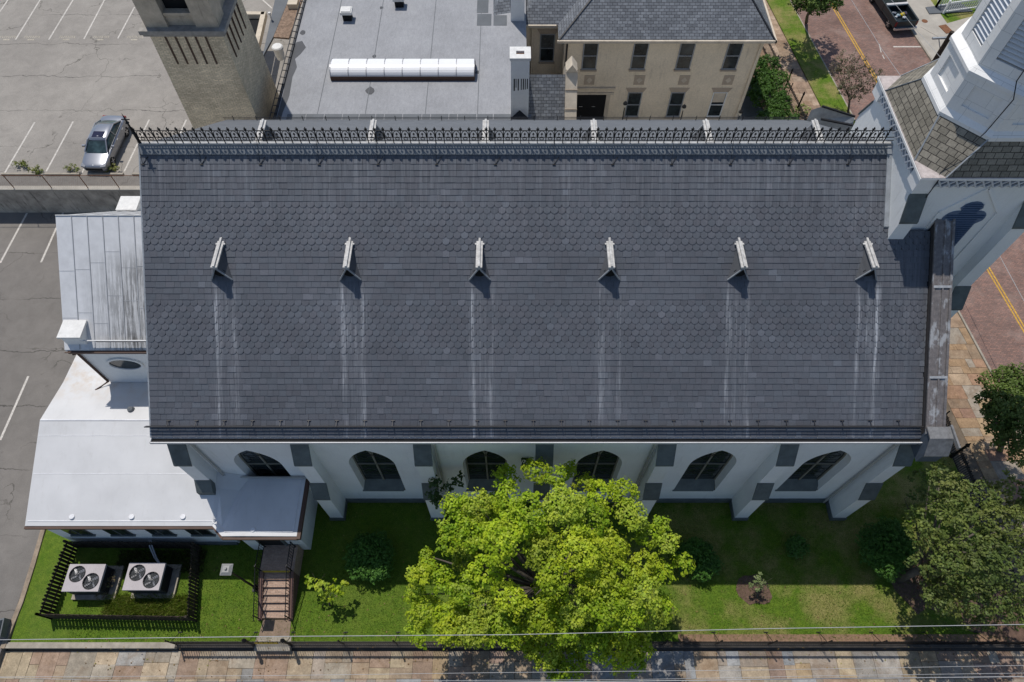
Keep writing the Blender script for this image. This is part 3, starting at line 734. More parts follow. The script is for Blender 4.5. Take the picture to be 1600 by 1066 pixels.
# --- tower
TX, TY = 17.85, 20.8; TH2 = 2.62
T0x, T1x, T0y, T1y = TX-TH2, TX+TH2, TY-TH2, TY+TH2
ZC = 17.05
m = MB(); m.box(T0x, T0y, -.1, T1x, T1y, ZC-.55); part('tower_wall', m, MT['white'])
m = MB(); m.box(T0x-.06, T0y-.06, ZC-.62, T1x+.06, T1y+.06, ZC-.10); m.box(T0x-.24, T0y-.24, ZC-.10, T1x+.24, T1y+.24, ZC)
for (sx, sy) in ((0, 0), (1, 0), (0, 1), (1, 1)):
    X_ = T0x-.17 if sx == 0 else T1x-.48; Y_ = T0y-.17 if sy == 0 else T1y-.48
    m.box(X_, Y_, ZC-.72, X_+.65, Y_+.65, ZC-.102)
corn = part('tower_cornice', m, MT['white2'])
m = MB(); m.box(T0x-.075, T0y-.075, ZC-.57, T1x+.075, T1y+.075, ZC-.101); m.build('cornice_recess_shade', plain('recess_shade_blue', (.26, .31, .38), .7, .1), corn)  # raised band whose blue-grey stands in for shade behind the lattice
lat = [MB() for _ in range(4)]; L_ = 2*TH2-1.0; nd = 13
for i in range(nd):
    a = T0x+.5+i*L_/nd; b = a+L_/nd
    for (p, q) in ((a, b), (b, a)):
        a2 = p-T0x+T0y; b2 = q-T0x+T0y
        lat[0].bar((p, T0y-.12, ZC-.55), (q, T0y-.20, ZC-.12), .06, .07, up=(0, 1, 0)); lat[1].bar((p, T1y+.12, ZC-.55), (q, T1y+.20, ZC-.12), .06, .07, up=(0, 1, 0))
        lat[2].bar((T0x-.12, a2, ZC-.55), (T0x-.20, b2, ZC-.12), .06, .07, up=(1, 0, 0)); lat[3].bar((T1x+.12, a2, ZC-.55), (T1x+.20, b2, ZC-.12), .06, .07, up=(1, 0, 0))
for q_ in lat: q_.build('cornice_lattice', MT['blueroof'], corn)
def octv(a, z, b=None):
    b = a*math.tan(math.pi/8) if b is None else b
    P = [(-a, b), (-a, -b), (-b, -a), (b, -a), (a, -b), (a, b), (b, a), (-b, a)]
    return [(TX+x, TY+y, z) for x, y in P]
def octring(m, lo, hi, cap=False):
    m.raw(lo+hi, [(i, (i+1) % 8, 8+(i+1) % 8, 8+i) for i in range(8)]+([tuple(range(8, 16))] if cap else []))
m = MB(); m.box(T0x-.22, T0y-.22, ZC+.001, T1x+.22, T1y+.22, ZC+.03); part('tower_deck', m, plain('pinkish_deck', (.50, .44, .42), .8, .3, 5, stain=(.3, .25, .22, .5)))
m = MB(); octring(m, octv(2.82, ZC+.03, 1.93), octv(2.25, 18.50)); sk = part('tower_skirt_roof', m, MT['towerslate'])
m = MB(); A = octv(2.83, ZC+.04, 1.94); B = octv(2.26, 18.50)
for p, q in zip(A, B): m.bar(p, q, .05, .03); m.mark()
m.build_each('hip_flashing', MT['lead'], sk)
m = MB(); octring(m, octv(2.34, 18.36), octv(2.34, 18.52)); octring(m, octv(2.34, 18.52), octv(2.2, 18.70)); octring(m, octv(2.2, 18.36), octv(2.34, 18.36))
octring(m, octv(2.12, 18.6), octv(2.12, 20.1)); octring(m, octv(2.12, 20.1), octv(2.26, 20.12)); octring(m, octv(2.26, 20.12), octv(2.26, 20.24)); octring(m, octv(2.26, 20.24), octv(2.02, 20.4), True)
def fb(m, k_, ap, t0, t1, z0, z1, d):
    th = math.pi+k_*math.pi/4; n_ = Vector((math.cos(th), math.sin(th), 0)); t = Vector((-n_.y, n_.x, 0)); c = Vector((TX, TY, 0))+n_*(ap+d/2)+t*((t0+t1)/2)+Vector((0, 0, (z0+z1)/2))
    m.obox(c, n_*(d/2), t*((t1-t0)/2), Vector((0, 0, (z1-z0)/2)))
for k_ in range(8):
    e = 2.2*math.tan(math.pi/8)
    fb(m, k_, 2.10, -e, -.50, 18.65, 20.11, .10); fb(m, k_, 2.10, .50, e, 18.65, 20.11, .10); fb(m, k_, 2.10, -.498, .498, 18.65, 18.98, .10); fb(m, k_, 2.10, -.498, .498, 19.8, 20.11, .10)
part('belfry_pedestal', m, MT['block'])
m = MB(); octring(m, octv(1.84, 20.3), octv(1.84, 29)); 
for k_ in range(8):
    e = 2.02*math.tan(math.pi/8)
    fb(m, k_, 1.83, -e, -.46, 20.38, 29, .19); fb(m, k_, 1.83, .46, e, 20.38, 29, .19); fb(m, k_, 1.83, -.458, .458, 20.38, 20.8, .18)
bel = part('belfry', m, MT['block'])
for k_ in range(8):
    m = MB(); z = 20.95
    th = math.pi+k_*math.pi/4; n__ = Vector((math.cos(th), math.sin(th), 0)); t = Vector((-n__.y, n__.x, 0))
    while z < 28.8:
        c = Vector((TX, TY, z))+n__*1.92; m.obox(c, (n__*.5-Vector((0, 0, .5))).normalized()*.10, t*.455, (n__*.5+Vector((0, 0, .5))).normalized()*.012); z += .15
    m.build('louver', MT['louver'], bel, uv=False)
# corner piers of the tower
for (x0, x1, hi_) in ((T0x, T0x+.62, 15.9), (T1x-.62, T1x, 15.6)):
    for sg, yb in ((-1, T0y+.004), (1, T1y-.004)):
        m = MB(); ca0 = hi_; lo = 10.5
        m.prism([(x0, yb, -.1), (x0, yb+sg*.95, -.1), (x0, yb+sg*.95, lo-1), (x0, yb+sg*.45, lo), (x0, yb+sg*.45, ca0-1), (x0, yb, ca0)], (x1-x0, 0, 0)); pr = part('tower_buttress', m, MT['white'])
        m = MB(); m.prism([(x0-.05, yb+sg*.50, ca0-1.06), (x0-.05, yb+sg*.50, ca0-.94), (x0-.05, yb+sg*.003, ca0+.12), (x0-.05, yb+sg*.003, ca0)], (x1-x0+.1, 0, 0)); m.build('buttress_cap', MT['cap'], pr)
        m = MB(); m.prism([(x0-.05, yb+sg*1.0, lo-1.06), (x0-.05, yb+sg*1.0, lo-.94), (x0-.05, yb+sg*.46, lo+.10), (x0-.05, yb+sg*.46, lo)], (x1-x0+.1, 0, 0)); m.build('buttress_cap', MT['cap'], pr)
# louvred trefoil-headed tower window
m = MB(); wx = TX+.15; zs_, zt_ = 10.8, 14.6
def lobes(sc_, y):
    P = [(wx-.62*sc_, y, zs_), (wx-.62*sc_, y, zt_-.3)]
    for (cx_, cz_, r_, a0, a1) in ((-.42, .05, .42, 200, 75), (0, .55, .45, 170, 10), (.42, .05, .42, 105, -20)):
        for j in range(7):
            t = R(a0+(a1-a0)*j/6); P.append((wx+(cx_+r_*math.cos(t))*sc_, y, zt_+(cz_+r_*math.sin(t))*sc_))
    return P+[(wx+.62*sc_, y, zt_-.3), (wx+.62*sc_, y, zs_)]
m.prism(lobes(1.0, T0y-.03), (0, .025, 0)); tw = part('tower_window', m, MT['shutter'])
m = MB(); z = zs_+.1
while z < zt_+.9:
    hw = .58 if z < zt_ else (.75 if z < zt_+.3 else .35)
    m.obox((wx, T0y-.05, z), (hw, 0, 0), (0, .03, -.03), (0, .006, .006)); z += .13
m.build('window_louver', MT['shutter'], tw, uv=False)
m = MB(); P = [(wx-1.15, zs_), (wx-1.15, zt_+.4), (wx, zt_+1.75), (wx+1.15, zt_+.4), (wx+1.15, zs_)]
for a, b in zip(P, P[1:]): m.bar((a[0], T0y-.03, a[1]), (b[0], T0y-.03, b[1]), .10, .06, up=(0, 1, 0))
m.build('hood_mould', MT['white'], tw)
# lightning cable down the tower
m = MB(); m.tube([(TX-1.2, TY-1.55, 26), (TX-1.25, TY-1.95, 20.6), (TX-1.2, TY-2.3, 20.15), (TX-1.25, TY-2.25, 18.7), (TX-2.1, TY-2.62, ZC+.05), (TX-2.2, TY-2.9, ZC-.05), (TX-2.0, TY-2.68, 15.9), (TX-2.1, TY-2.7, 13)], .02, 5)
part('lightning_cable', m, MT['rail'], uv=False)
m = MB(); a = RP(1391, 380, 0); m.prism([(XT-.22, 18.1, zroof(18.1)+.03), (XT-.22, RY, RZ+.05), (XT-.22, RY, RZ+.12), (XT-.22, 18.1, zroof(18.1)+.10)], (.2, 0, 0)); part('tower_flashing', m, MT['lead'])
#PART3
# ================================================================== ANNEX (gabled, metal roof)
EAV = 8.35; AYS, AYN, ARY, ARZ = 15.95, 25.4, 20.7, 11.9
AXL = -20.35
annex = thing('chapel_annex', 'white gabled annex with pale standing-seam metal roof and oval window', 'annex', (-17.5, 20.7, 0))
m = MB(); m.prism([(AXL, AYS, -.1), (AXL, AYS, EAV-.05), (AXL, ARY, ARZ-.2), (AXL, AYN, ARZ-1.1*(AYN-ARY)-.25), (AXL, AYN, -.1)], (-14.42-AXL, 0, 0)); part('wall', m, MT['white'], annex)
m = MB(); x0 = AXL-.3
sl_ = (ARZ-EAV)/(ARY-AYS)
m.prism([(x0, AYS-.15, EAV-.15*sl_), (x0, ARY, ARZ), (x0, ARY, ARZ-.15), (x0, AYS-.15, EAV-.15*sl_-.15)], (-15.0-x0, 0, 0))
m.prism([(x0, ARY, ARZ), (x0, AYN+.3, ARZ-5*1.04), (x0, AYN+.3, ARZ-5*1.04-.15), (x0, ARY, ARZ-.15)], (-15.0-x0, 0, 0))
mr = part('metal_roof', m, MT['metalroof'], annex)
m = MB(); x = x0+.72; rr = random.Random(4)
while x < -15.1:
    m.bar((x, AYS-.14, EAV-.14*sl_+.012), (x, ARY, ARZ+.012), .03, .035); m.bar((x, ARY, ARZ+.012), (x, AYN+.3, ARZ-5*1.04+.01), .03, .035); x += .705
m.bar((x0, ARY, ARZ+.01), (-15, ARY, ARZ+.01), .05, .04)
x = x0
while x < -15.3:
    for yy in ((17.3+rr.uniform(-.6, .6)), (19.2+rr.uniform(-.6, .4))):
        m.bar((x, yy, EAV+(yy-AYS)*sl_+.008), (x+.70, yy, EAV+(yy-AYS)*sl_+.008), .012, .008)
    x += .705
m.build('standing_seam', plain('seam_grey', (.42, .43, .44), .6), mr)
m = MB(); m.box(AXL-.2, AYS-.24, EAV-.34, -15.0, AYS-.155, EAV-.20); m.bar((AXL-.3, AYS-.25, EAV-.19), (-15, AYS-.25, EAV-.19), .04); m.bar((AXL+1.3, AYS+.05, EAV+.30), (-15, AYS+.05, EAV+.30), .035); 
gt = part('gutter', m, MT['brown'], annex)
m = MB(); m.bar((AXL+.6, AYS+.06, EAV+.36), (-15, AYS+.06, EAV+.36), .05, .05); part('snow_bar', m, MT['gutter'], annex)
m = MB(); m.tube([(AXL-.05, AYS-.22, EAV-.4), (AXL+.02, AYS-.08, 7.8), (AXL+.02, AYS-.08, 4.95), (AXL-.55, AYS-.5, 4.8)], .06, 7); part('downpipe', m, MT['brown'], annex, uv=False)
# oval window
m = MB(); cx_, cz_ = W(196, 568, AYS).x, W(196, 568, AYS).z
n_ = 28; O = [(cx_+.80*math.cos(2*math.pi*i/n_), AYS-.03, cz_+.52*math.sin(2*math.pi*i/n_)) for i in range(n_)]
m.prism(O, (0, .02, 0)); ow = part('oval_window', m, MT['glass'], annex)
m = MB()
for a, b in zip(O, O[1:]+O[:1]): m.bar((a[0], AYS-.05, a[2]), (b[0], AYS-.05, b[2]), .10, .08, up=(0, 1, 0))
m.build('window_frame', MT['white'], ow)
for (ux, uy, s_, zt) in ((AXL-.15, AYS+.1, 1.0, 9.0), (AXL-.05, 24.0, 1.0, 8.6)):
    m = MB(); m.box(ux, uy-.05, EAV-.9, ux+s_*.92, uy+s_*.75, zt); ch = part('chimney', m, MT['white'], annex)
    m = MB(); m.box(ux-.07, uy-.12, zt, ux+s_*.99, uy+s_*.82, zt+.12); m.build('chimney_cap', MT['white_plastic'], ch)

# ================================================================== LOW WHITE-ROOFED BUILDING
low = thing('parish_hall', 'low white hall with flat white membrane roof and side porch over brick steps', 'building', (-18, 10, 0))
LX = -22.75
def zl(y): return 3.70+(y-8.93)*(5.3-3.7)/(13.6-8.93)
m = MB(); m.prism([(-22.45, 9.08, -.1), (-14.0, 9.08, -.1), (-14.0, 11.28, -.1), (-14.42, 15.9, -.1), (-22.45, 15.9, -.1)], (0, 0, 3.72)); part('wall', m, MT['white'], low)
m = MB(); th = .14
def slab(m, P): m.prism(P, (0, 0, -th))
slab(m, [(LX, 8.93, 3.70), (-14.0, 8.93, 3.70), (-14.0, 13.6, 5.3), (LX, 13.6, 5.3)])
slab(m, [(LX, 13.6, 5.3), (-14.5, 13.6, 5.3), (-14.5, 15.94, 4.72), (LX, 15.94, 4.72)])
slab(m, [(LX, 15.94, 4.72), (-20.36, 15.94, 4.72), (-20.36, 19.5, 4.3), (LX, 19.5, 4.3)])
slab(m, [(-14.0, 8.93, 3.70), (-13.4, 8.42, 3.82), (-12.6, 8.42, 3.86), (-12.6, 11.29, 3.88), (-14.0, 11.29, zl(11.29))])
slab(m, [(-12.6, 8.42, 3.86), (-9.95, 8.42, 3.80), (-9.95, 11.29, 3.84), (-12.6, 11.29, 3.88)])
mr = part('membrane_roof', m, MT['membrane'], low)
m = MB(); m.bar((LX+.1, 9.14, zl(9.14)+.008), (-13.9, 9.14, zl(9.14)+.008), .05, .015); m.bar((-14.0, 9.1, 3.80), (-13.3, 8.62, 3.85), .04, .015); m.bar((-13.3, 8.62, 3.855), (-10.15, 8.62, 3.835), .04, .015); m.bar((-10.15, 8.62, 3.83), (-10.15, 11.2, 3.85), .04, .015)
m.bar((LX+.15, 9.1, 3.77), (LX+.15, 15.9, 4.74), .04, .01) if False else None
m.bar((LX+.02, 13.6, 5.31), (-14.5, 13.6, 5.31), .07, .02)
for yy in (12.9, 11.2): m.bar((LX+.05, yy, zl(yy)+.004), (-14.1, yy, zl(yy)+.004), .03, .008)
for xx in (-20.6, -17.8, -15.4): m.cyl(xx, 9.32, zl(9.32), zl(9.32)+.05, .14, .12, n=14)
m.cyl(-12.0, 8.7, 3.84, 3.9, .12, .1, n=12)
m.build('roof_seam', plain('membrane_weld', (.68, .68, .69), .6), mr)
m = MB(); m.box(LX-.03, 8.80, 3.54, -13.95, 8.92, 3.66); m.hexa([(-13.95, 8.80, 3.6), (-13.4, 8.28, 3.66), (-13.35, 8.40, 3.66), (-13.9, 8.92, 3.6), (-13.95, 8.80, 3.70), (-13.4, 8.28, 3.78), (-13.35, 8.40, 3.78), (-13.9, 8.92, 3.70)])
m.box(-13.38, 8.28, 3.62, -9.9, 8.40, 3.76); m.box(-9.95, 8.30, 3.60, -9.78, 11.2, 3.80); part('brown_gutter', m, MT['brown'], low)
for u0 in (120, 183, 248, 309):
    x = W(u0+3, 833, 9.08).x; m = MB(); m.box(x-.42, 9.02, 1.75, x+.62, 9.075, 3.2); wn = part('window', m, MT['glass'], low)
    m = MB(); m.box(x-.50, 8.97, 1.64, x+.70, 9.07, 1.745); m.bar((x+.1, 9.01, 1.76), (x+.1, 9.01, 3.2), .04, .02); m.build('window_sill', MT['cap'], wn)
m = MB(); m.box(-22.4, 8.98, -.1, -14.05, 9.07, .32); part('wall_plinth', m, MT['cap'], low)
# porch
m = MB(); m.box(-13.2, 8.75, -.1, -10.3, 11.29, 3.66); part('porch_wall', m, MT['white'], low)
m = MB(); xd0, xd1 = -12.35, -11.25; m.box(xd0, 8.70, 1.12, xd1, 8.745, 3.25); dr = part('door', m, MT['dark'], low)
m = MB(); m.box(xd0-.10, 8.66, 1.12, xd0, 8.75, 3.35); m.box(xd1, 8.66, 1.12, xd1+.10, 8.75, 3.35); m.box(xd0, 8.66, 3.25, xd1, 8.75, 3.35); m.build('door_frame', MT['cap'], dr)
m = MB(); m.box(xd1+.45, 8.66, 2.5, xd1+.62, 8.745, 2.85); m.box(xd0-.62, 8.66, 2.5, xd0-.45, 8.745, 2.85); part('wall_lantern', m, MT['iron'], low)
m = MB(); m.lathe(-18.6, 14.2, [(.20, 5.08), (.15, 5.2), (.13, 5.3), (.0, 5.36)], 12); part('roof_vent', m, MT['greysheet'], low)

# ---- brick steps with railings
steps = thing('brick_steps', 'brick porch steps with black iron railings descending to the gate path', 'steps', (-11.5, 6.6, 0))
m = MB(); m.box(-12.35, 7.42, -.05, -10.65, 8.7, 1.11); m.box(-12.25, 7.40, 1.112, -10.75, 7.50, 1.118)
m2 = MB(); m2.box(-12.2, 7.38, 1.113, -10.8, 7.46, 1.125)
part('landing', m, MT['brickstep'], steps); part('nosing_strip', m2, MT['yellowplate'], steps)
for i in range(6):
    y1 = 7.418-i*.33; z1 = 1.11-(i+1)*.158; m = MB(); m.box(-12.12, y1-.33, -.05, -10.88, y1-.003, z1); part('step', m, MT['brickstep'], steps)
m = MB(); 
for xx in (-12.35, -10.87): m.prism([(xx, 7.41, -.05), (xx, 5.35, -.05), (xx, 5.35, .12), (xx, 7.41, 1.15)], (.22, 0, 0)); m.mark()
m.build_each('cheek_wall', plain('brown_cheek', (.17, .10, .08), .9, .3, 3), steps)
for sx_ in (-12.25, -10.75):
    m = MB(); P = [(sx_, 8.6, 1.1), (sx_, 7.45, 1.1), (sx_, 5.4, .12)]
    for hh in (.25, .95): m.tube([(p[0], p[1], p[2]+hh) for p in P], .022, 6)
    m.tube([(sx_, 5.4, 1.07), (sx_, 5.2, .95), (sx_, 5.2, .7)], .022, 6)
    for p in P: m.bar(p, (p[0], p[1], p[2]+1.05), .045)
    for i in range(1, 9): y = 8.6-1.15*i/9; m.bar((sx_, y, 1.35), (sx_, y, 2.05), .016)
    for i in range(1, 15): t = i/15; y = 7.45-2.05*t; z = 1.1-.98*t; m.bar((sx_, y, z+.25), (sx_, y, z+.95), .016)
    part('handrail', m, MT['iron'], steps, uv=False)
m = MB(); m.prism([(-12.2, FY+.3, 0), (-10.7, FY+.3, 0), (-10.75, 5.4, 0), (-12.1, 5.4, 0)], (0, 0, .03)); struct('brick_path', m, MT['pathc'])
m = MB(); m.box(-12.3, FY-.35, -.3, -10.6, FY+.3, .02); struct('gate_threshold', m, MT['curb'])

# ---- boundary: stone kerb wall, iron fence, gate
m = MB(); m.box(-16.1, FY-.20, -.44, -12.3, FY+.02, .03); m.box(-10.6, FY-.20, -.44, 25.0, FY+.02, .03)
tag(part('fence_base_wall', m, plain('dark_base_stone', (.085, .075, .065), .9, .4, 3), None), 'dark stone base wall carrying the front iron fence', 'base wall')
m = MB(); m.box(-24.2, FY-.24, -.44, -16.1, FY+.02, .05)
rr = random.Random(3)
tag(part('front_kerb_wall', m, MT['curb'], None), 'low weathered stone kerb wall left of the iron fence in front of the picket enclosure', 'kerb wall')
m = MB(); m.prism([(-24.40, FY-.25, -.1), (-24.18, FY-.25, -.1), (-24.06, 6.2, -.1), (-24.12, 8.0, -.1), (-24.25, 9.9, -.1), (-24.46, 9.9, -.1), (-24.35, 8.0, -.1), (-24.28, 6.2, -.1)], (0, 0, .18))
tag(part('side_kerb_wall', m, plain('tan_kerb', (.33, .26, .19), .9, .4, 3, fine=.35), None), 'tan stone kerb between the asphalt car park and the lawn edge', 'kerb wall')
def fence_run(root, p, q, h=1.05, sp_=.115, posts=2.6, brace=True, tops=True):
    p = Vector(p); q = Vector(q); L_ = (q-p).length; d = (q-p)/L_; n_ = Vector((-d.y, d.x, 0)); up = Vector((0, 0, 1))
    m = MB(); 
    for hh in (.12, h-.22, h-.06): m.bar(p+up*hh, q+up*hh, .028, .03)
    k_ = int(L_/sp_)
    for i in range(k_+1):
        c = p+d*(i*sp_); m.bar(c+up*.06, c+up*(h+(.07 if i % 2 == 0 else .0)), .021)
        if i % 2 == 0: m.bar(c+up*(h+.0)-d*.035, c+up*(h+.0)+d*.035, .02)
        if tops and i < k_: m.bar(c+up*(h-.14)+d*.02, c+up*(h-.14)+d*(sp_-.02), .045, .012)
    m.build('picket_panel', MT['iron'], root, uv=False)
    k_ = max(1, round(L_/posts))
    for i in range(k_+1):
        c = p+d*(L_*i/k_); m = MB(); m.bar(c-up*.02, c+up*(h+.22), .05); m.lathe(c.x, c.y, [(.03, c.z+h+.2), (.05, c.z+h+.26), (.0, c.z+h+.36)], 6)
        if brace: m.bar(c+up*(h-.25), c+n_*.55+up*.02, .022); m.bar(c+n_*.55+up*.02-d*.1, c+n_*.55+up*.02+d*.1, .03)
        m.build('post', MT['iron'], root, uv=False)
ff = thing('iron_fence', 'black wrought-iron picket fence between the lawn and the flagstone pavement', 'fence', (0, FY-.08, .03))
fence_run(ff, (-16.0, FY-.08, .03), (-12.35, FY-.08, .03)); fence_run(ff, (-10.55, FY-.08, .03), (24.9, FY-.08, .03))
gt = thing('iron_gate', 'black iron double gate with a yellow plate at the foot of the porch path', 'gate', (-11.45, FY-.08, .03))
fence_run(gt, (-12.3, FY-.08, .03), (-10.6, FY-.08, .03), brace=False, posts=1.7)
m = MB(); m.box(-12.0, FY-.13, .72, -10.95, FY-.11, .98); m.build('yellow_plate', MT['yellowplate'], gt)
for xx in (-12.34, -10.57):
    m = MB(); m.cyl(xx, FY-.08, 0, 1.35, .07, n=8); m.lathe(xx, FY-.08, [(.09, 1.33), (.10, 1.40), (.04, 1.48), (.08, 1.56), (.0, 1.68)], 8); m.build('gate_post', MT['iron'], gt)
sf = thing('iron_fence', 'black iron picket fence running up the side street beside the orange flagstones', 'fence', (24.3, 10, 0))
fence_run(sf, (24.75, FY+.4, .0), (24.15, 13.8, .0), brace=False); fence_run(sf, (24.15, 13.8, .0), (23.9, 18.0, 0), brace=False)
m = MB(); m.lathe(24.15, 13.8, [(.11, 0), (.11, .3), (.07, .4), (.07, 1.5), (.12, 1.58), (.05, 1.75), (.0, 1.95)], 8); m.build('corner_post', MT['iron'], sf)
m = MB(); m.box(24.3, FY+.3, -.44, 24.95, FY+.31, .02)
nf = thing('iron_fence', 'black iron fence along the brown pavement beside the clipped hedge', 'fence', (22, 45, 0))
fence_run(nf, (SXL(33)-4.35, 33, 0), (SXL(56)-4.35, 56, 0), h=1.15, sp_=.16, posts=3.2)
for y in (41.0, 43.6):
    x = SXL(y)-4.35; m = MB(); m.cyl(x, y, 0, 2.0, .06, n=8); m.lathe(x, y, [(.09, 1.95), (.05, 2.1), (.0, 2.25)], 8); m.build('gate_post', MT['iron'], nf)
# ---- picket enclosure with two air-conditioning units
pe = thing('picket_enclosure', 'dark weathered pointed picket fence around the two air-conditioning units', 'fence', (-18.3, 6.9, 0))
c1, c2, c3, c4 = [G(*q, 1.2) for q in ((58, 960), (291, 964), (299, 848), (101, 846))]
for c_ in (c1, c2, c3, c4): c_.z = 0
print('ENC', c1, c2, c3, c4)
for (a, b) in ((c1, c2), (c2, c3), (c4, c3), (c1, c4)):
    d = (b-a); L_ = d.length; d = d/L_; n_ = Vector((-d.y, d.x, 0)); rr = random.Random(int(L_*100)); m = MB(); k_ = int(L_/.165)
    for hh in (.3, .95): m.bar(a+Vector((0, 0, hh))+n_*.035, b+Vector((0, 0, hh))+n_*.035, .04, .08)
    for i in range(k_+1):
        c = a+d*(L_*i/k_); h = 1.22+rr.uniform(-.04, .05); lean = d*rr.uniform(-.02, .02)+n_*rr.uniform(-.02, .02)
        w2 = d*.062; t2 = n_*.014
        P = [c-w2, c+w2, c+w2+lean+Vector((0, 0, h-.14)), c+lean+Vector((0, 0, h)), c-w2+lean+Vector((0, 0, h-.14))]
        m.prism([p_-t2 for p_ in P], t2*2)
    m.build('picket_panel', MT['wood'], pe)
    m = MB(); m.bar(a, a+Vector((0, 0, 1.3)), .1); m.build('post', MT['wood'], pe)
def hvac(cx_, cy_, label):
    t = thing('air_conditioner', label, 'air conditioner', (cx_, cy_, .0), 'air-conditioning units inside the picket enclosure')
    w_, d_, h_ = .84, .60, 1.22
    m = MB(); m.box(cx_-w_-.1, cy_-d_-.22, 0, cx_+w_+.35, cy_+d_+.2, .16); m.build('concrete_pad', MT['curb'], t)
    m = MB(); m.box(cx_-w_, cy_-d_, .2, cx_+w_, cy_+d_, h_-.08); m.build('casing', MT['hvac_d'], t)
    m = MB()   # top sheet with two round fan openings
    zc = h_
    R_ = .37; cs = [(-.37, .17), (.39, -.17)]
    segs = 24
    # build top as grid cells outside the circles
    NX, NY_ = 60, 44
    for i in range(NX):
        for j in range(NY_):
            xa, xb = -w_-.04+(2*w_+.08)*i/NX, -w_-.04+(2*w_+.08)*(i+1)/NX; ya, yb = -d_-.04+(2*d_+.08)*j/NY_, -d_-.04+(2*d_+.08)*(j+1)/NY_
            mx_, my_ = (xa+xb)/2, (ya+yb)/2
            if all((mx_-c[0])**2+(my_-c[1])**2 > R_*R_ for c in cs): m.face([(cx_+xa, cy_+ya, zc), (cx_+xb, cy_+ya, zc), (cx_+xb, cy_+yb, zc), (cx_+xa, cy_+yb, zc)])
    for (xa, ya, xb, yb) in ((-w_-.04, -d_-.04, w_+.04, -d_-.02), (-w_-.04, d_+.02, w_+.04, d_+.04), (-w_-.04, -d_-.02, -w_-.02, d_+.02), (w_+.02, -d_-.02, w_+.04, d_+.02)):
        m.box(cx_+xa, cy_+ya, zc-.14, cx_+xb, cy_+yb, zc-.002)
    top = m.build('top_cover', MT['hvac'], t)
    for c in cs:
        m = MB(); x, y = cx_+c[0], cy_+c[1]
        for r_ in (.09, .18, .27, .345):
            P = [(x+r_*math.cos(2*math.pi*i/20), y+r_*math.sin(2*math.pi*i/20), zc+.02) for i in range(21)]
            m.tube(P, .006, 4, cap=False)
        for i in range(12): a = 2*math.pi*i/12; m.bar((x, y, zc+.02), (x+.37*math.cos(a), y+.37*math.sin(a), zc+.012), .008)
        P = [(x+.38*math.cos(2*math.pi*i/24), y+.38*math.sin(2*math.pi*i/24), zc+.008) for i in range(25)]; m.tube(P, .012, 5, cap=False)
        g_ = m.build('fan_guard', MT['iron'], t, uv=False)
        m = MB(); m.cyl(x, y, zc-.14, zc-.04, .06, n=10)
        for i in range(4):
            a = 2*math.pi*i/4+.5; m.obox((x+.20*math.cos(a), y+.20*math.sin(a), zc-.09), (.15*math.cos(a), .15*math.sin(a), 0), (-.11*math.sin(a), .11*math.cos(a), .04), (0, 0, .006))
        m.build('fan', MT['alu'], g_)
    m = MB()
    for i in range(9): z = .3+i*.09; m.box(cx_+w_+.002, cy_-d_+.05, z, cx_+w_+.02, cy_+d_-.05, z+.03)
    m.build('side_grille', MT['iron'], t)
hvac(G(131, 903, 1.2).x, G(131, 903, 1.2).y, 'beige-grey air conditioner with two top fans, next to the car park')
hvac(G(225, 901, 1.2).x, G(225, 901, 1.2).y, 'beige-grey air conditioner with two top fans, closer to the brick steps')
# pipes from the units
m = MB(); m.tube([(-18.3, 9.05, .8), (-18.28, 8.75, .6), (-18.1, 8.3, .2), (-17.6, 7.8, .1)], .035, 6); m.tube([(-18.2, 9.05, .8), (-18.16, 8.75, .6), (-18.0, 8.3, .2), (-17.5, 7.7, .1)], .035, 6)
tag(m.build('refrigerant_pipes', MT['gutter'], None, uv=False), 'pair of white insulated pipes from the hall wall to the units', 'pipes')

# ---- garden lamp post
lp = thing('lamp_post', 'black lamp post with a square lantern standing on the lawn beside the steps', 'lamp post', (-12.72, 6.85, 0))
x, y = -12.72, 6.85
m = MB(); m.box(x-.18, y-.16, 0, x+.18, y+.16, .06); m.lathe(x, y, [(.12, .06), (.10, .35), (.055, .45), (.045, 3.7), (.08, 3.74), (.03, 3.8)], 10); m.build('post', MT['iron'], lp)
m = MB(); m.prism([(x-.14, y-.14, 3.82), (x+.14, y-.14, 3.82), (x+.14, y+.14, 3.82), (x-.14, y+.14, 3.82)], (0, 0, .34)); m.build('lantern_glass', MT['lens'], lp)
m = MB(); m.hexa([(x-.24, y-.24, 4.17), (x+.24, y-.24, 4.17), (x+.24, y+.24, 4.17), (x-.24, y+.24, 4.17), (x-.14, y-.14, 4.27), (x+.14, y-.14, 4.27), (x+.14, y+.14, 4.27), (x-.14, y+.14, 4.27)]); m.box(x-.25, y-.25, 4.14, x+.25, y+.25, 4.169)
m.cyl(x, y, 4.27, 4.36, .07, .05, n=10); m.build('lantern_hood', plain('grey_hood', (.28, .28, .27), .5), lp)

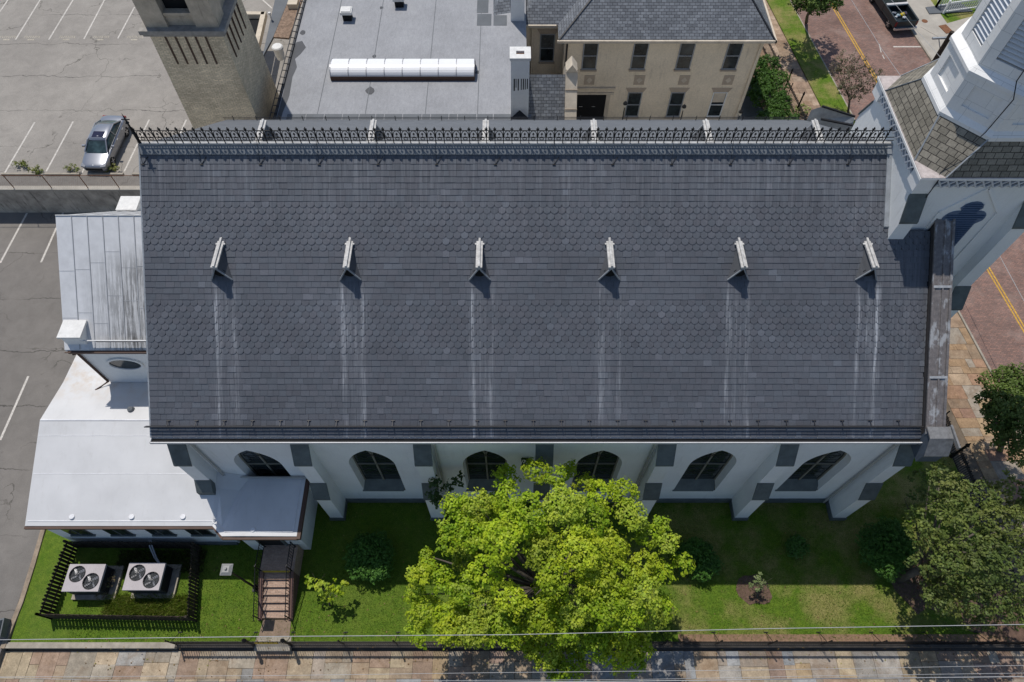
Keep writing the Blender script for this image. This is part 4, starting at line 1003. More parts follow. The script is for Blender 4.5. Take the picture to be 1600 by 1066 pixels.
# ================================================================== RETAINING WALL + chain link
rw = thing('retaining_wall', 'stained concrete retaining wall between the two car park levels', 'retaining wall', (-40, WY, 0))
m = MB(); m.box(-90, WY, -.4, -15.5, WY+.26, ZU-.02); m.build('wall_face', MT['conc_d'], rw)
m = MB(); m.box(-90, WY-.04, ZU-.019, -15.5, WY+.30, ZU+.10); m.build('coping', MT['conc'], rw)
y = G(100, 275, ZU).y; yk = G(100, 275, ZU).y
m = MB(); m.box(-90, WY+.3, ZU-.01, -15.5, yk, ZU+.03); struct('verge_strip', m, MT['asph_lo'])
m = MB(); x = -60
while x < -16: m.box(x, yk, ZU-.01, x+2.3, yk+.14, ZU+.16); x += 2.9
tag(m.build('timber_kerbs', MT['curb'], None), 'row of brown kerb rails at the edge of the upper car park', 'kerb rail')
cf = thing('chain_link_fence', 'rusty chain-link fence on posts above the retaining wall', 'fence', (-30, WY+.15, ZU))
for u0 in (12, 72, 130, 180, -60):
    x = W(u0-20, 290, WY+.15).x if False else G(u0-8, 276, ZU+1.2).x
    m = MB(); m.tube([(x, WY+.13, ZU+.1), (x, WY+.13, ZU+1.25)], .028, 6); m.build('post', MT['rust'], cf)
m = MB(); m.tube([(-60, WY+.13, ZU+1.22), (-15.6, WY+.13, ZU+1.22)], .018, 5); m.build('top_rail', MT['rust'], cf)
m = MB(); x = -34
while x < -16: m.bar((x, WY+.13, ZU+.12), (x+.55, WY+.13, ZU+1.2), .003); m.bar((x+.55, WY+.13, ZU+.12), (x, WY+.13, ZU+1.2), .003); x += .14
m.build('wire_mesh', MT['rust'], cf, uv=False)

# ================================================================== BRICK TOWER
bt = thing('brick_tower', 'tall tan brick bell tower with stone cornice beside the upper car park', 'tower', (-17, 33.5, ZU))
bx0, bx1, by0, by1 = -18.75, -15.0, 31.7, 35.6
def taper(m, z0, z1, e0, e1): m.hexa([(bx0-e0, by0-e0, z0), (bx1+e0, by0-e0, z0), (bx1+e0, by1+e0, z0), (bx0-e0, by1+e0, z0), (bx0-e1, by0-e1, z1), (bx1+e1, by0-e1, z1), (bx1+e1, by1+e1, z1), (bx0-e1, by1+e1, z1)])
m = MB(); taper(m, 0, 13.5, .28, .0); part('wall', m, MT['tanbrick'], bt)
m = MB(); e = .10
for k_ in range(5):
    x = bx0+.75+k_*.52; m.box(x, by0-.09, 11.6, x+.08, by0-.03, 13.3)
    y = by0+.5+k_*.62; m.mark(); m.box(bx1+.03, y, 11.6, bx1+.09, y+.08, 13.3); m.mark()
m.build_each('recess_slot', MT['brown'], bt)
m = MB()
m.box(bx0-.32, by0-.32, 13.5, bx1+.32, by1+.32, 13.72); m.box(bx0-.22, by0-.22, 13.35, bx1+.22, by1+.22, 13.499); part('cornice', m, plain('weathered_cornice', (.30, .28, .25), .7, .3, 3), bt)
m = MB()
for (x0, y0) in ((bx0, by0), (bx1-1.15, by0), (bx0, by1-1.15), (bx1-1.15, by1-1.15)): m.box(x0, y0, 13.72, x0+1.15, y0+1.15, 19)
m.box(bx0+.2, by0+.2, 13.72, bx1-.2, by1-.2, 14.3); m.box(bx0+.2, by1-.6, 14.3, bx1-.2, by1-.3, 19); part('belfry_pier', m, MT['limestone'], bt)
m = MB(); m.box(bx0+.9, by0+.1, 14.3, bx1-.9, by0+.5, 14.45); m.box(bx0-.1, by0-.1, 15.4, bx0+1.2, by0+1.2, 15.6); m.box(bx1-1.2, by0-.1, 15.4, bx1+.1, by0+1.2, 15.6); part('string_course', m, MT['limestone'], bt)
m = MB(); m.box(bx0+.95, by0+.6, 14.31, bx1-.95, by0+.7, 18.9); part('belfry_opening', m, MT['dark'], bt)

# ================================================================== FLAT-ROOF BUILDING
fb_ = thing('flat_roof_building', 'building with a wide grey felt flat roof and long white barrel skylight', 'building', (-6, 40, 0))
ZF = 8.5; fx0, fx1, fy0 = -13.6, .9, 30.75
m = MB(); m.box(fx0+.1, fy0+.1, .2, fx1-.1, 62, ZF-.1); part('wall', m, MT['tan'], fb_)
m = MB(); m.box(fx0, fy0, ZF-.1, fx1, 64, ZF); mr = part('flat_roof', m, MT['flatroof'], fb_)
m = MB()
for x in (-11.2, -8.45, -5.0, -2.0): m.box(x, fy0+.3, ZF+.001, x+.035, 62, ZF+.012)
m.build('roof_seam', MT['seam'], mr)
def edgepoly(u_, v_): p = G(u_, v_, ZF); return (p.x, p.y, ZF+.002)
m = MB(); m.prism([edgepoly(*q) for q in ((444, 140), (452, 150), (457, 120), (464, 105), (461, 92), (470, 84), (478, 74), (472, 64), (463, 66), (458, 76), (450, 92), (448, 110), (444, 122))], (0, 0, .004)); m.mark()
for (u0, v0, r_) in ((473, 51, .18), (578, 142, .25), (585, 88, .12), (746, 113, .12), (596, 12, .12)):
    p = G(u0, v0, ZF); m.prism([(a, b, ZF+.002) for a, b, c in blobpoly(p.x, p.y, r_, r_*1.3, 12, int(u0))], (0, 0, .004)); m.mark()
m.prism([edgepoly(*q) for q in ((430, 192), (437, 168), (444, 140), (452, 150), (442, 175), (437, 192))], (0, 0, .005))
m.build_each('damp_patch', MT['puddle'], mr)
# darker patching sheets at the south edge and the north-east corner
m = MB(); x = -12.9; rr = random.Random(9)
while x < .2:
    w_ = rr.choice([.5, .95, 1.05, 1.1]); m.box(x, fy0+.12, ZF+.001, x+w_-.05, fy0+.55, ZF+.014); x += w_; m.mark()
for (u0, v0, u1, v1) in ((745, 20, 764, -20), (745, 40, 768, 22), (771, 40, 792, 24)):
    p, q = G(u0, v0, ZF), G(u1, v1, ZF); m.box(p.x, p.y, ZF+.001, q.x, q.y, ZF+.014); m.mark()
m.build_each('dark_patching', MT['greysheet'], mr)
m = MB(); m.box(fx0+.2, 29.9, 8.0, 1.2, fy0-.002, 8.35); m.hexa([(XL+.4, 29.65, 8.2), (XT, 29.65, 8.2), (XT, 31.4, 8.1), (XL+.4, 30.8, 8.1), (XL+.4, 29.65, 8.36), (XT, 29.65, 8.36), (XT, 30.7, 8.37), (XL+.4, 30.7, 8.37)]) if False else None
part('valley_gutter', m, MT['greysheet'], fb_)
# barrel skylight
p, q = G(516, 122, ZF+.2), G(742, 119, ZF+.2); x0, x1 = p.x, q.x; ya = p.y; yb = ya+1.5
m = MB(); m.box(x0, ya, ZF, x1, yb, ZF+.28); sk_ = part('skylight', m, MT['brown'], fb_)
n_ = 12; prof = [(ya+.03+(yb-ya-.06)*(1-math.cos(math.pi*i/n_))/2, ZF+.285+.42*math.sin(math.pi*i/n_)) for i in range(n_+1)]
vs = [(x0+.03, a, b) for a, b in prof]+[(x1-.03, a, b) for a, b in prof]
m = MB(); m.raw(vs, [(i, n_+1+i, n_+2+i, i+1) for i in range(n_)]+[tuple(range(n_+1))[::-1], tuple(range(n_+1, 2*n_+2))]); m.build('skylight_panel', MT['polyc'], sk_, smooth=False)
m = MB()
for k_ in range(9):
    x = x0+.03+(x1-x0-.06)*k_/8
    for i in range(n_): m.bar((x, prof[i][0], prof[i][1]+.012), (x, prof[i+1][0], prof[i+1][1]+.012), .05, .03, up=(1, 0, 0))
    m.mark()
m.build_each('skylight_rib', MT['alu'], sk_)
m = MB(); p = G(812, 187, ZF)
cxa, cxb, cya, cyb = -.06, .93, 31.0, 31.85
m.box(cxa, cya, ZF, cxb, cyb, 12.3); chm = part('chimney', m, MT['white'], fb_)
m = MB(); m.box(cxa-.06, cya-.06, 12.3, cxb+.06, cya+.30, 12.46); m.box(cxa-.06, cyb-.28, 12.3, cxb+.06, cyb+.06, 12.46); m.box(cxa-.06, cya+.30, 12.3, cxa+.28, cyb-.28, 12.46); m.box(cxb-.28, cya+.30, 12.3, cxb+.06, cyb-.28, 12.46); m.build('chimney_cap', MT['white_plastic'], chm)
m = MB(); m.box(cxa+.28, cya+.3, 12.3, cxb-.28, cyb-.28, 12.33); m.build('flue', MT['rust'], chm)
m = MB(); m.prism([(cxa, cya, ZF), (cxb, cya, ZF), ((cxa+cxb)/2, cya, ZF+.55)], (0, -.6, 0)); m.build('chimney_cricket', MT['slate_base'], chm)
m = MB(); rr = random.Random(2)
for i in range(7): x = cxa+.15+i*.11+(0.06 if i > 2 else 0); m.box(x, cya-.004, 10.6-rr.uniform(0, .25), x+rr.uniform(.04, .07), cya-.001, 11.15)
m.build('soot_streak', MT['dark'], chm)
m = MB(); p = G(809, 33, ZF); m.box(p.x-.45, p.y, ZF, p.x+.42, p.y+.9, 13); part('stack', m, MT['white'], fb_)
for (u0, v0) in ((543, 33), (624, 12)):
    p = G(u0, v0, ZF); m = MB(); m.box(p.x-.27, p.y, ZF, p.x+.27, p.y+.5, ZF+.45); vb = part('roof_ventilator', m, MT['dark'], fb_)
    m = MB(); m.box(p.x-.36, p.y-.08, ZF+.451, p.x+.36, p.y+.58, ZF+.62); m.box(p.x-.30, p.y-.02, ZF+.621, p.x+.30, p.y+.52, ZF+.68); m.build('ventilator_cap', MT['white_plastic'], vb)
# small slate hip at the top edge
m = MB(); a, b, c, d = (G(771, 24, ZF), G(798, 20, ZF), G(806, -30, ZF), G(771, -30, ZF)); m.raw([a, b, c, d, (a+b+c+d)/4+Vector((.3, .3, 1.3))], [(0, 1, 4), (1, 2, 4), (2, 3, 4), (3, 0, 4)]); part('slate_hip_roof', m, MT['houseslate'], fb_)
# edge rail
m = MB(); m.box(fx0-.02, fy0, ZF-.12, fx0+.10, 62, ZF+.10); y = fy0+.5
m.bar((fx0-.2, fy0, ZF+.16), (fx0-.2, 62, ZF+.16), .04)
while y < 60: m.bar((fx0-.22, y, ZF+.16), (fx0+.1, y, ZF+.12), .035); y += .62
part('edge_rail', m, MT['rail'], fb_)
# lower lean-to slate roof west of it, gravel tray, light well
m = MB(); m.prism([(fx0-1.35, 30.9, 5.4), (fx0-.03, 30.9, 7.4), (fx0-.03, 41.5, 7.4), (fx0-1.35, 41.5, 5.4)], (0, 0, -.2)); part('lean_to_slate_roof', m, MT['houseslate'], fb_)
m = MB(); a, b, c, d = G(428, 60, 7.3), G(452, 62, 7.3), G(475, -5, 7.3), G(455, -5, 7.3); m.prism([a, b, c, d], (0, 0, .12)); part('gravel_tray', m, MT['gravel'], fb_)
m = MB(); a, b, c, d = G(411, 92, 6.5), G(428, 60, 6.5), G(455, -5, 6.5), G(432, -5, 6.5); m.prism([a, b, c, d], (0, 0, .15)); part('grey_sheet_roof', m, MT['greysheet'], fb_)
m = MB(); a, b = G(380, 23, 4.6), G(412, 23, 4.6); c, d = G(405, 66, 4.6), G(390, 66, 4.6)
m.bar(G(374, 24, 4.6), G(414, 24, 4.6), .35, .4); m.bar(G(413, 22, 4.6), G(401, 75, 4.6), .35, .4); part('light_well_parapet', m, MT['cream'], fb_)
m = MB(); m.prism([G(376, 28, 4.4), G(409, 28, 4.4), G(399, 72, 4.4), G(384, 50, 4.4)], (0, 0, .05)); part('light_well', m, MT['dark'], fb_)
m = MB(); p = G(437, 85, 7.2); m.lathe(p.x, p.y, [(.24, 6.9), (.30, 7.25), (.30, 7.6), (.36, 7.62), (.36, 7.75), (.30, 7.82), (0, 7.86)], 16); part('roof_cowl', m, MT['white_plastic'], fb_)
m = MB(); p = G(424, 30, 6.7); m.cyl(p.x, p.y, 6.6, 7.1, .05, n=8); m.cyl(p.x, p.y, 7.1, 7.2, .09, n=8); part('vent_pipe', m, MT['white_plastic'], fb_)
m = MB(); a = G(458, 8, 7.5); m.box(a.x-.3, a.y-.3, 7.4, a.x+.35, a.y+.3, 7.75); part('roof_box', m, MT['cream'], fb_)

# ================================================================== TAN TWO-STOREY BUILDING
th_ = thing('rectory', 'two-storey tan rendered house with grey slate hip roof and sash windows', 'house', (10, 42, 0))
HY = 39.5; hx0, hx1 = 3.45, 16.45; HZ = 7.75
m = MB(); m.box(hx0, HY, .2, hx1, 55, HZ); m.box(.95, HY+1.6, .2, hx0-.004, 55, HZ); part('wall', m, MT['tan'], th_)
m = MB(); o = .45; rs = .72; D_ = 8
m.hexa([(hx0-o, HY-o, HZ), (hx1+o, HY-o, HZ), (hx1+o, 56, HZ), (hx0-o, 56, HZ), (hx0-o+D_, HY-o+D_, HZ+D_*rs), (hx1+o-D_*.75, HY-o+D_, HZ+D_*rs), (hx1+o-D_*.75, 56-D_, HZ+D_*rs), (hx0-o+D_, 56-D_, HZ+D_*rs)])
m.hexa([(.5, HY+1.15, HZ), (hx0+3, HY+1.15, HZ), (hx0+3, 56, HZ), (.5, 56, HZ), (4.5, HY+1.15+6, HZ+6*rs), (hx0+3, HY+1.15+6, HZ+6*rs), (hx0+3, 50, HZ+6*rs), (4.5, 50, HZ+6*rs)])
rf = part('slate_hip_roof', m, MT['houseslate'], th_)
m = MB(); m.bar((hx0-o, HY-o, HZ+.03), (hx0-o+D_, HY-o+D_, HZ+D_*rs+.03), .10, .05); m.mark(); m.bar((hx1+o, HY-o, HZ+.03), (hx1+o-D_*.75, HY-o+D_, HZ+D_*rs+.03), .10, .05); m.build_each('hip_flashing', MT['rail'], rf)
m = MB(); m.box(hx0-o-.1, HY-o-.12, HZ-.14, hx1+o+.1, HY-o-.005, HZ+.03); m.box(hx0-o, HY-o, HZ-.2, hx1+o, HY, HZ-.004); m.box(.9, HY+1.03, HZ-.14, hx0-o-.1, HY+1.145, HZ+.03); m.box(hx1+o+.005, HY-o-.12, HZ-.14, hx1+o+.12, 55, HZ+.03); m.box(hx1+.001, HY, HZ-.2, hx1+o, 55, HZ-.004); part('eaves_gutter', m, MT['cream'], th_)
def sash(x, y, z0, z1, w_, blind=.0, white=False):
    m = MB(); m.box(x-w_/2, y-.012, z0, x+w_/2, y-.004, z1); wn = part('window', m, MT['glass'], th_)
    m = MB(); fr = MT['lead']
    for (a, b, c, d) in ((x-w_/2-.07, z0-.05, x-w_/2, z1+.06), (x+w_/2, z0-.05, x+w_/2+.07, z1+.06), (x-w_/2, z1, x+w_/2, z1+.06), (x-w_/2, (z0+z1)/2-.03, x+w_/2, (z0+z1)/2+.03), (x-w_/2, z0-.05, x+w_/2, z0+.03)): m.box(a, y-.05, b, c, y-.001, d)
    m.build('sash_frame', MT['white'] if white else fr, wn)
    m = MB(); m.box(x-w_/2-.12, y-.14, z0-.16, x+w_/2+.12, y-.002, z0-.052); m.build('window_sill', MT['tan_dark'], wn)
    m = MB(); m.hexa([(x-w_/2-.10, y-.03, z1+.065), (x+w_/2+.10, y-.03, z1+.065), (x+w_/2+.10, y-.001, z1+.065), (x-w_/2-.10, y-.001, z1+.065), (x-w_/2-.3, y-.03, z1+.42), (x+w_/2+.3, y-.03, z1+.42), (x+w_/2+.3, y-.001, z1+.42), (x-w_/2-.3, y-.001, z1+.42)]); m.build('window_lintel', MT['tan_dark'], wn)
    if blind:
        m = MB(); m.box(x-w_/2+.03, y-.02, z1-blind, x+w_/2-.03, y-.013, z1-.02); m.build('window_blind', MT['cream'], wn)
for u0, v0 in ((925, 66), (1004, 66), (1077, 66), (1152, 66)):
    a = W(u0, v0, HY); b = W(u0-3, 107, HY); sash(a.x-.03, HY, b.z, a.z, .86)
for u0, v0 in ((994, 145), (1061, 145), (1127, 145)):
    a = W(u0, v0, HY); b = W(u0-5, 181, HY); sash(a.x-.05, HY, b.z, a.z, .86, white=(u0 == 1127), blind=.8 if u0 == 1127 else 0)
a = W(856, 54, HY+1.6); b = W(856, 95, HY+1.6); sash(a.x, HY+1.6, b.z, a.z, .86)
for u0, v0 in ((921, 125), (999, 125), (1069, 125), (1138, 125)):
    a = W(u0, v0, HY); m = MB(); m.box(a.x-.36, HY-.03, a.z-.38, a.x+.36, HY-.001, a.z+.38); pn = part('diamond_panel', m, MT['tan_dark'], th_)
    m = MB(); m.prism([(a.x-.2, HY-.034, a.z), (a.x, HY-.034, a.z-.24), (a.x+.2, HY-.034, a.z), (a.x, HY-.034, a.z+.24)], (0, -.012, 0)); m.build('diamond', MT['cream'], pn)
a = W(900, 147, HY); b = W(942, 187, HY); m = MB(); m.box(a.x, HY-.02, .3, b.x, HY-.001, a.z); dr = part('door', m, MT['dark'], th_)
m = MB(); m.box(a.x-.1, HY-.08, a.z, b.x+.5, HY-.002, a.z+.16); m.box(b.x, HY-.06, .3, b.x+.28, HY-.002, a.z); m.box(a.x-.3, HY-.12, a.z+.5, b.x+.55, HY-.002, a.z+.6); m.build('door_surround', MT['cream'], dr)
m = MB(); m.box(a.x+.3, HY-.03, a.z-1.1, a.x+.55, HY-.021, a.z-1.05); m.box(a.x+1.2, HY-.03, a.z-1.1, a.x+1.45, HY-.021, a.z-1.05); m.build('door_handle', MT['chrome'], dr)
for x in (16.25, 3.6):
    m = MB(); m.tube([(x, HY-o, HZ-.1), (x, HY-.1, HZ-.5), (x, HY-.1, .3)], .06, 7); part('downpipe', m, MT['tan'] if x > 5 else MT['rail'], th_, uv=False)
m = MB(); m.tube([(1.35, HY+1.15, HZ-.1), (1.35, HY+1.5, HZ-.5), (1.35, HY+1.5, 3)], .06, 7); part('downpipe', m, MT['tan'], th_, uv=False)
# porch roof with raking stone coping
m = MB(); m.prism([(1.0, 35.8, 7.7), (1.0, 32.2, 3.9), (1.0, 32.2, 3.7), (1.0, 35.8, 7.5)], (2.3, 0, 0)); m.prism([(1.0, 35.81, 7.7), (1.0, 39.4, 3.9), (1.0, 39.4, 3.7), (1.0, 35.81, 7.5)], (2.3, 0, 0)); part('porch_slate_roof', m, MT['houseslate'], th_)
m = MB(); m.prism([(3.3, 32.1, .2), (3.3, 32.1, 4.1), (3.3, 35.6, 8.1), (3.3, 36.2, 8.1), (3.3, 37.4, 6.9), (3.3, 37.4, .2)], (.72, 0, 0)); part('porch_gable', m, MT['cream'], th_)
m = MB(); m.prism([(3.3, 35.5, 8.1), (4.02, 35.5, 8.1), (3.66, 35.5, 8.6)], (0, .9, 0)); part('gable_apex', m, MT['cream'], th_)
m = MB()
for i in range(5): y = 32.6+i*.75; m.box(3.28, y, 4.13+(y-32.1)*1.143+.0, 4.04, y+.03, 4.16+(y-32.1)*1.143+.03)
part('coping_joint', m, MT['tan_dark'], th_)
# three lamp posts by the house
LL = ('black lamp post with white globe nearest the dark double door of the tan house', 'black lamp post standing between the middle and the eastern lower windows', 'black lamp post at the street corner of the tan house')
for (u0, v0), lb in zip(((977, 162), (1069, 167), (1158, 175)), LL):
    p = W(u0, v0, 37.2); t = thing('lamp_post', lb, 'lamp post', (p.x, p.y, .25), 'lamp posts in the courtyard of the tan house')
    m = MB(); m.lathe(p.x, p.y, [(.09, .25), (.05, .6), (.035, p.z-.35), (.06, p.z-.3)], 8); m.build('post', MT['iron'], t)
    m = MB(); m.lathe(p.x, p.y, [(.05, p.z-.30), (.10, p.z-.12), (.10, p.z-.02), (.0, p.z)], 10); m.build('globe', MT['lens'], t)
    m = MB(); m.lathe(p.x, p.y, [(.15, p.z-.03), (.14, p.z+.08), (.03, p.z+.18), (.0, p.z+.28)], 8); m.build('lamp_cap', MT['iron'], t)
# north-west tower forebuilding: lean-to lead roof between tower and courtyard
fo = thing('stair_turret', 'small lead-roofed vestibule in the corner between nave and steeple', 'vestibule', (14, 30, 0))
m = MB(); m.box(13.6, 29.7, 0, 17.2, 31.6, 6.6); m.build('wall', MT['white'], fo)
a, b, c, d, e_ = G(1268, 172, 7.5), G(1286, 166, 7.8), G(1335, 182, 7.2), G(1333, 196, 6.8), G(1276, 186, 6.9)
m = MB(); m.prism([a, e_, d, c, b], (0, 0, -6)); m.build('lead_roof', MT['lead'], fo)
m = MB(); m.bar(G(1283, 186, 7.3), G(1334, 196, 7.1), .12, .1); m.bar(G(1285, 166, 7.9), G(1336, 182, 7.3), .10, .1); m.build('roof_kerb', MT['slate_base'], fo)
#PART4
# ================================================================== FOLIAGE
def leaf_mesh(name, P, Nn, size, cols, mat, parent, asp=.62, rng=None):
    rng = rng or RNG; n = len(P)
    up = rng.normal(size=(n, 3)); t = np.cross(Nn, up); t /= np.linalg.norm(t, axis=1, keepdims=True)+1e-9; b = np.cross(Nn, t)
    L = size[:, None]; Wd = size[:, None]*asp
    fold = Nn*(size[:, None]*.12)
    V = np.stack([P-t*L*.5, P+b*Wd*.5+fold*.6, P+t*L*.5-fold, P-b*Wd*.5+fold*.6], 1).reshape(-1, 3)
    org = Vector((0, 0, 0)); p = parent
    while p is not None: org += p.location; p = p.parent
    V = (V-np.array(org)).astype(np.float32)
    me = bpy.data.meshes.new(name); me.vertices.add(4*n); me.vertices.foreach_set('co', V.ravel())
    me.loops.add(4*n); me.loops.foreach_set('vertex_index', np.arange(4*n, dtype=np.int32))
    me.polygons.add(n); me.polygons.foreach_set('loop_start', np.arange(0, 4*n, 4, dtype=np.int32)); me.polygons.foreach_set('loop_total', np.full(n, 4, np.int32))
    me.update(); me.validate()
    ca = me.color_attributes.new('Col', 'FLOAT_COLOR', 'CORNER'); C4 = np.ones((n, 4, 4), np.float32); C4[:, :, :3] = cols[:, None, :]
    ca.data.foreach_set('color', C4.ravel()); me.materials.append(mat)
    o = bpy.data.objects.new(name, me); COL.objects.link(o); o.parent = parent; return o
def crown_pts(blobs, dens, tuft, lsz, pal, seed, zs=.8, jit=.14, full=False):
    rng = np.random.default_rng(seed); PP, NN, CC, SS = [], [], [], []
    pal = np.array(pal)
    for (x, y, z, r) in blobs:
        nt_ = max(6, int(dens*r*r)); d = rng.normal(size=(nt_, 3)); d /= np.linalg.norm(d, axis=1, keepdims=True)
        if not full: d[:, 2] = np.where(d[:, 2] < -.2, -d[:, 2], d[:, 2])
        rad = r*(.72+.34*rng.random((nt_, 1)))*(1+.22*np.sin(d[:, :1]*5+x)*np.cos(d[:, 1:2]*6+y))
        c = np.array([x, y, z])+d*rad*np.array([1, 1, zs])
        bt_ = rng.uniform(.85, 1.15); base = pal[rng.integers(len(pal))]
        k = rng.integers(int(tuft*.6), int(tuft*1.3)+1, nt_)
        idx = np.repeat(np.arange(nt_), k); m = len(idx)
        off = rng.normal(size=(m, 3)); off /= np.linalg.norm(off, axis=1, keepdims=True)
        p = c[idx]+off*jit*rng.random((m, 1))**.4
        nn = off*.55+d[idx]*.5+np.array([0, 0, .55])+rng.normal(size=(m, 3))*.35; nn /= np.linalg.norm(nn, axis=1, keepdims=True)
        mixp = pal[rng.integers(len(pal), size=nt_)]*.5+base*.5
        col = mixp[idx]*bt_*rng.uniform(.75, 1.25, (m, 1))
        PP.append(p); NN.append(nn); CC.append(col); SS.append(lsz*rng.uniform(.7, 1.3, m))
    return np.concatenate(PP), np.concatenate(NN), np.concatenate(SS), np.concatenate(CC), rng
def limbs(m, base, blobs, r0, frac=.5, nmax=26, seed=1):
    rr = random.Random(seed); bx_ = Vector(base)
    cx_ = sum(b[0] for b in blobs)/len(blobs); cy_ = sum(b[1] for b in blobs)/len(blobs); zc_ = sum(b[2] for b in blobs)/len(blobs)
    fork = bx_.lerp(Vector((cx_, cy_, zc_)), frac)
    m.tube([bx_, bx_.lerp(fork, .5)+Vector((rr.uniform(-.08, .08), rr.uniform(-.08, .08), 0)), fork], r0, 10, r0*.7)
    for b in rr.sample(blobs, min(nmax, len(blobs))):
        e = Vector(b[:3]); s_ = bx_.lerp(fork, rr.uniform(.6, 1)); mid = s_.lerp(e, .5)+Vector((rr.uniform(-.25, .25), rr.uniform(-.25, .25), rr.uniform(-.3, .1)))
        m.tube([s_, mid, e], r0*.42, 6, r0*.08)
        for j in range(2): m.tube([mid.lerp(e, .4), mid.lerp(e, .4)+Vector((rr.uniform(-.6, .6), rr.uniform(-.6, .6), rr.uniform(.1, .6)))], r0*.14, 5, r0*.05)
def tree(name, label, cat, base, blobs, dens, tuft, lsz, pal, seed, mat, r0=.2, zs=.8, jit=.14, group=None, frac=.5, full=False, nmax=26):
    t = thing(name, label, cat, base, group)
    m = MB(); limbs(m, base, blobs, r0, frac, nmax, seed); m.build('trunk', MT['bark'], t, uv=False, smooth=True)
    P, N_, S_, C_, rng = crown_pts(blobs, dens, tuft, lsz, pal, seed, zs, jit, full)
    leaf_mesh('crown', P, N_, S_, C_, mat, t, rng=rng); return t
def B(u, v, z, r): p = G(u, v, z); return (p.x, p.y, z, r)
BR = [(.35, .45, .02), (.26, .39, .016), (.44, .50, .03), (.19, .31, .014), (.38, .45, .06)]
bl = [B(*q) for q in ((790, 740, 7.2, .62), (745, 785, 7.2, .7), (795, 775, 7.4, .7), (838, 745, 7.2, .55), (868, 750, 7.4, .6), (890, 735, 6.9, .4), (915, 750, 7.4, .5), (945, 770, 7.3, .7), (975, 775, 7.1, .5), (985, 810, 7.2, .7), (1015, 835, 6.9, .55), (1030, 825, 6.5, .4), (1040, 855, 6.6, .5),
    (1066, 882, 6.1, .42), (1035, 895, 6.3, .55), (1005, 880, 6.6, .7), (1000, 930, 6.2, .75), (1035, 950, 5.0, .6), (1012, 970, 4.8, .6), (975, 965, 6, .7), (712, 790, 6.9, .6), (706, 820, 6.8, .6), (735, 830, 7.4, .8), (700, 855, 6.5, .5),
    (664, 862, 5.6, .32), (668, 882, 5.5, .4), (645, 895, 5.2, .3), (660, 905, 5.4, .55), (690, 905, 5.8, .7), (650, 930, 5.0, .5), (662, 955, 5.0, .7), (650, 985, 4.6, .5), (660, 1002, 4.4, .35), (700, 960, 5.6, .8), (700, 990, 5.0, .6), (745, 980, 5.6, .8),
    (725, 920, 6.6, .7), (760, 890, 7.4, .8), (785, 850, 8.0, .9), (825, 810, 8.0, .9), (850, 850, 8.4, .9), (880, 800, 8.0, .9), (920, 810, 7.9, .8), (905, 860, 8.3, .9), (950, 850, 7.8, .9), (930, 905, 7.7, .9), (965, 905, 7.2, .8), (800, 935, 7.3, .8), (850, 960, 7.0, .8), (865, 905, 8.0, .7),
    (905, 950, 7.0, .8), (945, 955, 6.5, .8), (795, 985, 5.8, .8), (835, 975, 6.4, .6), (885, 985, 5.9, .7), (930, 990, 5.6, .7), (975, 1000, 4.8, .7), (755, 940, 6.6, .6))]
rr = random.Random(4)
bl = [(x, y, z+rr.uniform(-.8, .7), r*rr.uniform(.8, 1.02)) for x, y, z, r in bl]
bl += [B(rr.uniform(720, 980), rr.uniform(790, 990), rr.uniform(4.6, 5.8), .6) for _ in range(24)]
bl += [B(*q) for q in ((850, 1020, 3.8, .7), (890, 1035, 3.2, .7), (870, 1050, 3.0, .5), (960, 1020, 3.6, .7), (990, 1035, 3.3, .5), (1000, 1010, 3.8, .5), (835, 1010, 4.2, .6), (930, 1010, 4.2, .6))]
tb = G(845, 925)
tree('maple_tree', 'large bright yellow-green tree on the lawn in front of the church wall', 'tree', (tb.x, 6.6, 0), bl, 190, 10, .135, BR, 3, MT['leaf'], .27, .75, .17)
DG = [(.045, .085, .02), (.035, .07, .015), (.06, .10, .03)]  # maple leaves by the wall, with the shade put into their colour
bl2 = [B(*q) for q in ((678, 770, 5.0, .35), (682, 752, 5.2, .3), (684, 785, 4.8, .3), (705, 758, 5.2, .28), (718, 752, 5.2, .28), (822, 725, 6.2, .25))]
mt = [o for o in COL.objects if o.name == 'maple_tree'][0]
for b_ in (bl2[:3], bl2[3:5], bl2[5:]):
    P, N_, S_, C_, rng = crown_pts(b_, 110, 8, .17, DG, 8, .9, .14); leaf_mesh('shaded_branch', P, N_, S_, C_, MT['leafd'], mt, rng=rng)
OG = [(.13, .17, .035), (.10, .14, .03), (.17, .20, .045), (.08, .12, .028), (.15, .165, .05)]
rr = random.Random(12); bl = []
for q in ((1452, 760, 5.2, .8), (1490, 765, 5.6, .8), (1530, 775, 5.8, .8), (1575, 775, 5.6, .9), (1430, 810, 4.8, .6), (1428, 838, 4.5, .5), (1465, 820, 6.2, .9), (1510, 830, 6.8, 1.0), (1555, 820, 6.5, .9), (1595, 830, 6.2, .9),
    (1450, 875, 5.0, .8), (1490, 885, 6.4, .9), (1535, 880, 6.8, 1.0), (1580, 890, 6.4, .9), (1455, 920, 4.3, .5), (1480, 935, 4.8, .7), (1520, 935, 5.4, .8), (1560, 940, 5.4, .8), (1590, 950, 4.8, .7), (1505, 965, 3.9, .5), (1540, 970, 3.8, .5), (1620, 800, 5.6, .9), (1625, 900, 5.6, .9), (1470, 735, 4.6, .4), (1580, 960, 3.9, .5), (1500, 800, 6.0, .8), (1545, 850, 6.4, .7)):
    bl.append(B(*q))
bl += [B(rr.uniform(1450, 1600), rr.uniform(790, 940), rr.uniform(3.6, 5.0), .6) for _ in range(14)]
tree('street_corner_tree', 'dense dull-green tree in the lawn corner beside the iron fences', 'tree', (19.4, 7.3, 0), bl, 100, 9, .14, OG, 21, MT['leafd'], .22, .7, .15)
